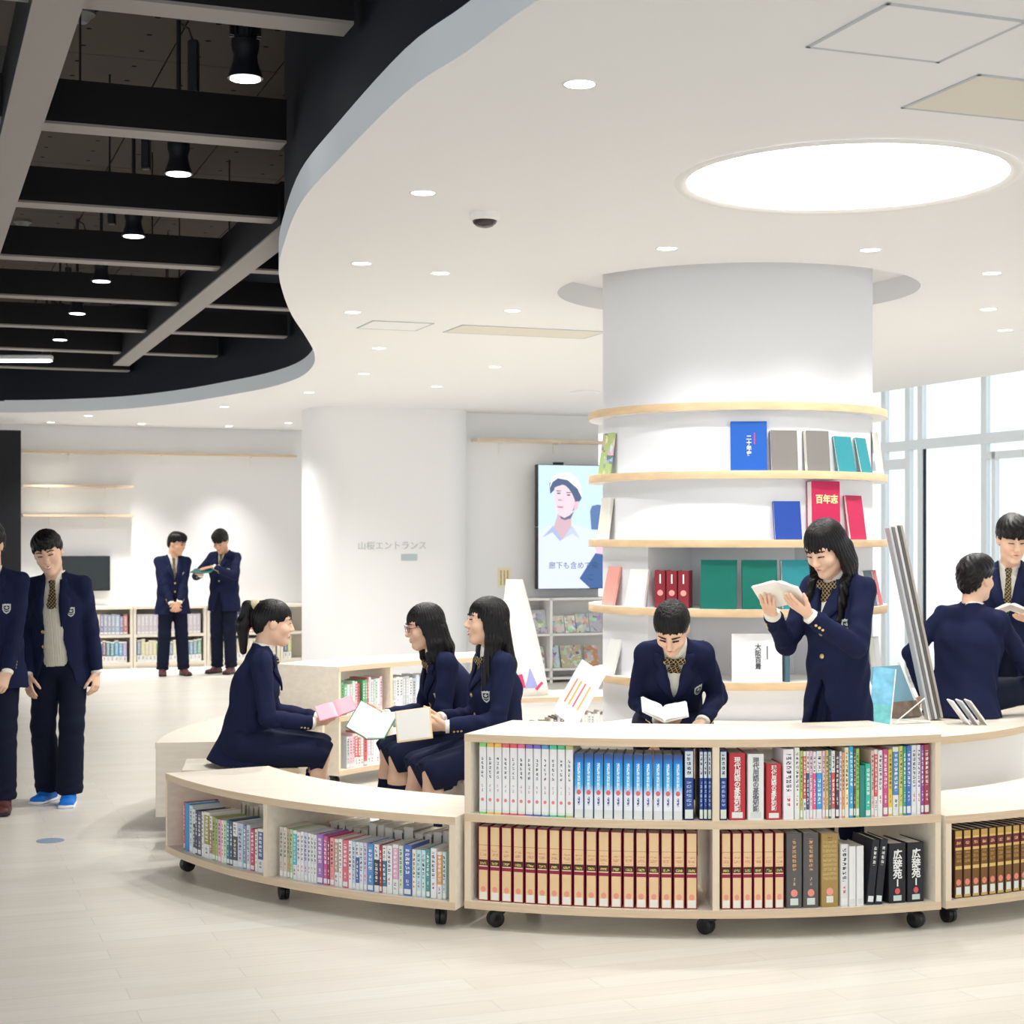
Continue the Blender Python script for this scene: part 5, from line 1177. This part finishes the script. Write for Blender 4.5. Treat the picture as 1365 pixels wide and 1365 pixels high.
    # ---- lower body
    if girl:
        sk_ = Shape()
        if seat:
            e1, e2 = knR, knL; k1 = hpR+(knR-hpR)*1.02; k2 = hpL+(knL-hpL)*1.02; mid = (k1+k2)/2; pm = pel-A(0,0,.02)*k
            for a, b in ((hpR,k1),(hpL,k2)): sk_.add(Seg(a, b+A(0,0,.012)*k, .118*k, .086*k, .105*k, .075*k, A(1,0,0)), .05)
            sk_.add(Seg(pm, mid-A(0,0,.035)*k, .17*k, .15*k, .09*k, .075*k, A(1,0,0)), .05).add(Ell(pel-A(0,.0,.01)*k, A(.165,.12,.10)*k), .04)
            hd_ = nrm(nrm(mid-pm)*.8-A(0,0,.6)); kd = nrm(mid-pm)
            sk_.cut(lambda P: -((P-(mid+kd*.035*k))@nrm(kd+A(0,0,-.35)))*1.0, .004)
            if hemz is not None: sk_.cut(lambda P: P[...,2]-hemz, .004)
            sk_.mod(lambda P: .005*k*np.sin(((P-pm)@np.cross(kd,A(0,0,1)))*85/k)*np.clip(((P-pm)@kd)/.3,0,1))
        else:
            hm = A(pel[0],pel[1],.48*k); sk_.add(Seg(pel+up*.08*k, hm, .11*k, .178*k, .085*k, .145*k, rt, fb=True), .02)
            sk_.mod(lambda P: .008*k*np.sin(np.arctan2(P[...,0]-pel[0],P[...,1]-pel[1])*20)*np.clip((pel[2]+.05-P[...,2])/.2,0,1))
        flat(sk_); np_obj('skirt', [sk_.mesh(h0)], 'skirt', t)
        for b, c in ((knR,ar),(knL,al)):
            s0 = b+(c-b)*.27; ss = Shape().add(Seg(s0, b+(c-b)*.5, .058*k, .055*k, fa=True), .01).add(Seg(b+(c-b)*.5, c, .055*k, .038*k), .02); np_obj('sock', [ss.mesh(h0*1.2)], 'sock', t)
    else:
        tr_ = Shape().add(Seg(pel+A(0,0,.1)*k, pel-A(0,0,.05)*k, .125*k, .14*k, .095*k, .105*k, A(1,0,0)), .02)
        for a, b, c in ((hpR,knR,ar),(hpL,knL,al)):
            e = c+(c-b)/np.linalg.norm(c-b)*.015*k
            tr_.add(Seg(a,b,.086*k,.074*k,.092*k,.076*k), .03).add(Seg(b,e,.074*k,.082*k if shoe == 'sneaker' else .066*k,.075*k,.082*k if shoe == 'sneaker' else .07*k,fb=True), .025)
        def tf(P):
            w = 0
            for b, c in ((knR,ar),(knL,al)): r = np.linalg.norm(P-b, axis=-1); w = w+.006*k*np.exp(-(r/(.12*k))**2)*np.sin(r*90/k); r = np.linalg.norm(P-c, axis=-1); w = w+.006*k*np.exp(-(r/(.10*k))**2)*np.sin(P[...,2]*110/k+P[...,0]*40)
            return w
        tr_.mod(tf); flat(tr_); np_obj('trousers', [tr_.mesh(h0)], 'trousers', t)
    for b, c, s in ((knR,ar,1),(knL,al,-1)):
        fd = nrm(A(s*.18,1,0)) if not seat else nrm(A((c-pel)[0]*.3,1,0)); z0 = c[2]-.085*k
        sh = Shape().add(Seg(c+fd*-.035*k+A(0,0,-.05)*k, c+fd*.15*k+A(0,0,-.058)*k, .040*k, .046*k, .034*k, .026*k, np.cross(fd,A(0,0,1))), .01).add(Seg(c-A(0,0,.01)*k, c+fd*.06*k-A(0,0,.04)*k, .043*k, .042*k, .045*k, .03*k, np.cross(fd,A(0,0,1))), .02)
        sh.cut(lambda P: P[...,2]-(z0+.004), .004); s1 = np_obj('shoe', [sh.mesh(h0)], shoe, t)
        sl = Shape().add(Seg(c+fd*-.05*k+A(0,0,-.073)*k, c+fd*.165*k+A(0,0,-.073)*k, .042*k, .050*k, .014*k, .014*k, np.cross(fd,A(0,0,1))), .01).cut(lambda P: P[...,2]-z0, .002); np_obj('sole', [sl.mesh(h0)], 'sole' if shoe == 'sneaker' else 'black_plastic', s1)
        if shoe == 'sneaker':
            mb = MB(); sd = np.cross(fd, A(0,0,1))
            for i in range(4): p = c+fd*(.055+.022*i)*k-A(0,0,.008+.008*i)*k; mb.tube([tuple(p-sd*.024*k-A(0,0,.012)*k), tuple(p+A(0,0,.004)*k), tuple(p+sd*.024*k-A(0,0,.012)*k)], .0035*k, 6)
            mb.obj('laces', 'sneaker', s1, True)
    return dict(t=t, wr=wr, wl=wl, fR=fR, fL=fL, nR=nR, nL=nL, sR=sR, sL=sL, hc=hc, M=Matrix.Translation(t.location) @ Matrix.Rotation(R(yaw),4,'Z'))
def open_book(label, M, w, h, ang, cover, th=.012, page='page_white', cat='book', name='open_book'):
    """open book; local x across the spread, y up the page, z towards the reader; ang = tilt of each half"""
    t = thing(name, label, cat); t.matrix_world = M
    for s in (-1,1):
        Q = Matrix.Rotation(R(-ang*s),4,'Y')
        MB().box((0 if s > 0 else -w-.004, -h/2-.003, -.003),(w+.004 if s > 0 else 0, h/2+.003, 0), Q).obj('cover', cover, t)
        vs = []; fs = []; n = 8                     # page block bulging towards the spine
        for i in range(n+1):
            x = w*i/n; z = th*(.55+.45*math.exp(-((x-.25*w)/(.3*w))**2))*(1 if i else .25)
            for y in (-h/2,h/2):
                for zz in (0.0003, z): vs.append(Q @ Vector((s*x, y, zz)))
        for i in range(n): q = i*4; fs += [(q+1,q+5,q+7,q+3),(q,q+2,q+6,q+4),(q,q+4,q+5,q+1),(q+2,q+3,q+7,q+6)]
        fs += [(0,1,3,2),(n*4,n*4+2,n*4+3,n*4+1)]; MB().add(vs, fs).obj('page_block', page, t, 30)
    return t
# ------------------------------------------------------------------ the eleven students
WM = lambda d, p: d['M'] @ Vector(p)
X0 = X_(85,10.37)
P2 = person('smiling boy in open navy blazer, cream knit vest and bright blue sneakers', (X0, 10.3), 178, 1.705, pel=(.0,0,.885), lean=2, roll=3, head=(8,16,8), wr=(.175,.10,.80), wl=(-.24,.03,.78), ar=(.085,-.03,.085), al=(-.085,.10,.085), kl=(-.35,1,.1), kr=(.1,1,.1), hr=((-.2,.35,-.9),(-.6,-.75,0)), hl=((.0,.2,-1),(.9,-.3,0)), openj=True, vest=True, shoe='sneaker', smile=True, curl=(22,32), hair='short', headk=1.06, breadth=1.06)
P1 = person('boy in navy blazer touching shoulders with the smiling boy, only partly in view', (X_(-9,9.98), 9.95), 182, 1.73, head=(-8,10,0), wl=(-.13,.16,.80), wr=(.25,.05,.8), hl=((.3,.3,-.9),(.6,-.7,0)), vopen=.3, vw=.06, smile=True, ar=(.09,-.05,.085), al=(-.09,.06,.085), headk=1.06, breadth=1.06)
P3 = person('boy with clasped hands watching another boy read by the far wall', (X_(230,19.7), 19.7), 203, 1.70, head=(42,16,0), wr=(.06,.22,.87), wl=(-.03,.235,.86), hr=((-.55,.3,-.75),(-.4,-.9,0)), hl=((.5,.3,-.8),(.3,-.9,.1)), vopen=.3, vw=.06, far=True, curl=(45,45), skin='skin_deep', er=(1,-.5,-.3), el=(-1,-.5,-.3), ar=(.12,0,.085), al=(-.12,.05,.085), headk=1.06, breadth=1.06)
P4 = person('boy reading from an open green folder by the far wall', (X_(299,20.0), 20.0), 158, 1.76, head=(10,34,0), wr=(.125,.325,1.202), wl=(-.04,.30,1.295), hr=((-.3,.9,.1),(0,.2,.98)), hl=((.6,.7,-.1),(0,-.2,-.98)), vopen=.22, vw=.06, far=True, hair='mop', er=(.9,-.3,-.6), el=(-.9,-.3,-.6), skin='skin_deep', curl=(8,10), ar=(.10,0,.085), al=(-.12,.04,.085), headk=1.06, breadth=1.06)
mat('folder_green', (20,110,104), .5)
b = open_book('open green folder held by the boy by the far wall', P4['M'] @ Matrix.Translation((.05,.40,1.24)) @ Matrix.Rotation(R(15),4,'Z') @ Matrix.Rotation(R(-12),4,'X'), .125, .21, 6, 'folder_green', .004, 'folder_green', 'folder', 'open_folder')
# seated girls
P5 = person('girl with a high ponytail sitting in profile on the box bench', (X_(318,8.85), 8.87), -80, 1.70, pel=(0,.02,.535), lean=12, head=(0,-4,0), wr=(.13,.385,.655), wl=(-.08,.42,.66), er=(.35,-1,-.6), el=(-.35,-1,-.6), hr=((-.25,.95,.10),(-.55,-.05,.8)), hl=((.25,.95,.1),(.55,0,.8)), ar=(.09,.36,.087), al=(-.07,.40,.087), sit=(.425,.37), kr=(.1,.6,1), kl=(-.1,.6,1), girl=True, hair='ponytail', seat=True, vopen=.2, smile=True, curl=(28,28))
mat('book_pink', (240,150,166), .5)
open_book('thin pink booklet held open by the ponytail girl', Matrix.Translation((X_(447,8.8), 8.82, Z_(946,8.8))) @ Matrix.Rotation(R(-17),4,'Y') @ Matrix.Rotation(R(12),4,'Z') @ Matrix.Rotation(R(34),4,'X'), .10, .13, 5, 'book_pink', .005, mat('page_pink', (246,176,190), .6), 'booklet', 'pink_booklet')
P7 = person('girl with very long straight hair seated beside the tall shelf', (X_(661,8.35), 8.36), 112, 1.68, pel=(0,-.02,.565), lean=4, head=(-8,-4,0), wr=(.08,.27,.735), wl=(-.11,.30,.715), er=(.5,-1,-.5), el=(-.5,-1,-.5), hr=((-.3,.95,.0),(-.7,0,.5)), hl=((.25,.95,0),(.7,0,.6)), ar=(.09,.42,.087), al=(-.10,.38,.087), sit=(.455,.27), kr=(.1,.6,1), kl=(-.1,.6,1), girl=True, hair='long', seat=True, vopen=.2, smile=True, curl=(30,30))
P6 = person('girl with glasses and shoulder-length hair leaning over her book', (X_(622,8.9), 8.92), 108, 1.68, pel=(0,0,.55), lean=19, head=(-2,-6,0), wr=(.11,.42,.69), wl=(-.09,.42,.68), er=(.5,-1,-.4), el=(-.5,-1,-.4), hr=((-.3,.95,.0),(-.7,0,.6)), hl=((.3,.95,0),(.7,0,.6)), ar=(.10,.42,.087), al=(-.06,.40,.087), sit=(.455,.29), kr=(.1,.6,1), kl=(-.1,.6,1), girl=True, hair='bob', seat=True, vopen=.24, vw=.06, smile=True, glasses=True, curl=(30,30))
mat('book_cream', (244,220,180), .5); mat('book_green', (30,140,110), .5)
open_book('open white-paged book with green cover held by the glasses girl', Matrix.Translation((X_(499,8.55), 8.55, Z_(968,8.55))) @ Matrix.Rotation(R(14),4,'Y') @ Matrix.Rotation(R(-20),4,'Z') @ Matrix.Rotation(R(52),4,'X'), .125, .17, 28, 'book_green', .012)
M = Matrix.Translation((X_(551,8.1), 8.1, Z_(966,8.1))) @ Matrix.Rotation(R(-9),4,'Y') @ Matrix.Rotation(R(-14),4,'Z') @ Matrix.Rotation(R(-14),4,'X')
o = thing('picture_book', 'square cream picture book held upright by the long-haired girl', 'book'); o.matrix_world = M
MB().bbox_((-.092,0,-.078),(.092,.012,.078), .002).obj('cover', 'book_cream', o); MB().box((-.084,-.002,-.07),(.086,0,.073)).obj('page', 'page_white', o)
# seated girl before the column, standing reader, two boys by the window
P8 = person('girl with tied-back hair bowed over a book before the column', (X_(897,8.02), 8.04), 176, 1.62, pel=(0,.02,.75), lean=36, head=(-8,12,4), wr=(.07,.36,.80), wl=(-.13,.33,.79), er=(.4,-.9,-.2), el=(-.4,-.9,-.2), hr=((-.6,.7,-.1),(-.3,0,1)), hl=((.5,.7,-.4),(.2,.2,-1)), ar=(.08,.40,.29), al=(-.08,.40,.29), sit=(.682,.21), kr=(.1,.6,1), kl=(-.1,.6,1), girl=True, hair='tied', seat=True, vopen=.26, vw=.06, curl=(30,25), headk=1.05, breadth=.95)
open_book('open white book on the lap of the bowed girl', Matrix.Translation((X_(884,7.6), 7.58, Z_(953,7.58))) @ Matrix.Rotation(R(6),4,'Y') @ Matrix.Rotation(R(20),4,'X'), .11, .15, 22, 'page_white', .012)
P9 = person('girl standing before the column reading with long loose hair', (X_(1117,7.652), 7.652), 132, 1.765, head=(4,32,0), wr=(.107,.345,1.298), wl=(-.107,.345,1.298), er=(.35,-.7,-.8), el=(-.5,-.6,-.8), hr=((-.35,.74,.57),(0,-.62,.79)), hl=((.35,.74,.57),(0,-.62,.79)), girl=True, hair='curtain', vopen=.24, vw=.05, curl=(8,8), breadth=.96)
open_book('open white book in the hands of the standing girl', P9['M'] @ Matrix.Translation((.0,.40,1.402)) @ Matrix.Rotation(R(12),4,'Z') @ Matrix.Rotation(R(38),4,'X'), .115, .165, -16, 'page_white', .012)
P10 = person('boy sitting on the counter with his back turned, looking up', (X_(1283,8.95), 8.95, 0), -38, 1.62, pel=(0,0,.775), lean=6, roll=4, head=(-14,-10,0), wr=(.30,.42,.76), wl=(-.2,-.02,.782), er=(.5,-.6,-.3), el=(-.8,-.4,-.2), hr=((.1,.9,-.4),(0,-.3,-1)), hl=((-.6,.5,-.3),(0,0,-1)), ar=(.32,.72,.772), al=(-.02,.80,.772), sit=(.68,9), kr=(.9,.2,.55), kl=(-.4,.4,.5), seat=True, hair='short', vopen=.3, vw=.05, headk=1.06, breadth=1.06)
P11 = person('standing boy by the glass wall holding an open book', (X_(1346,10.25), 10.25), 158, 1.77, head=(20,20,0), wr=(.07,.325,1.147), wl=(-.15,.325,1.147), er=(.5,-.7,-.7), el=(-.5,-.7,-.7), hr=((-.4,.9,.2),(0,-.24,.97)), hl=((.4,.9,.2),(0,-.24,.97)), hair='mop', vopen=.34, vw=.062, curl=(8,8), headk=1.1, breadth=1.06)
open_book('open book held by the standing boy by the glass wall', P11['M'] @ Matrix.Translation((-.04,.38,1.232)) @ Matrix.Rotation(R(6),4,'Z') @ Matrix.Rotation(R(14),4,'X'), .13, .18, -22, 'page_white', .014)
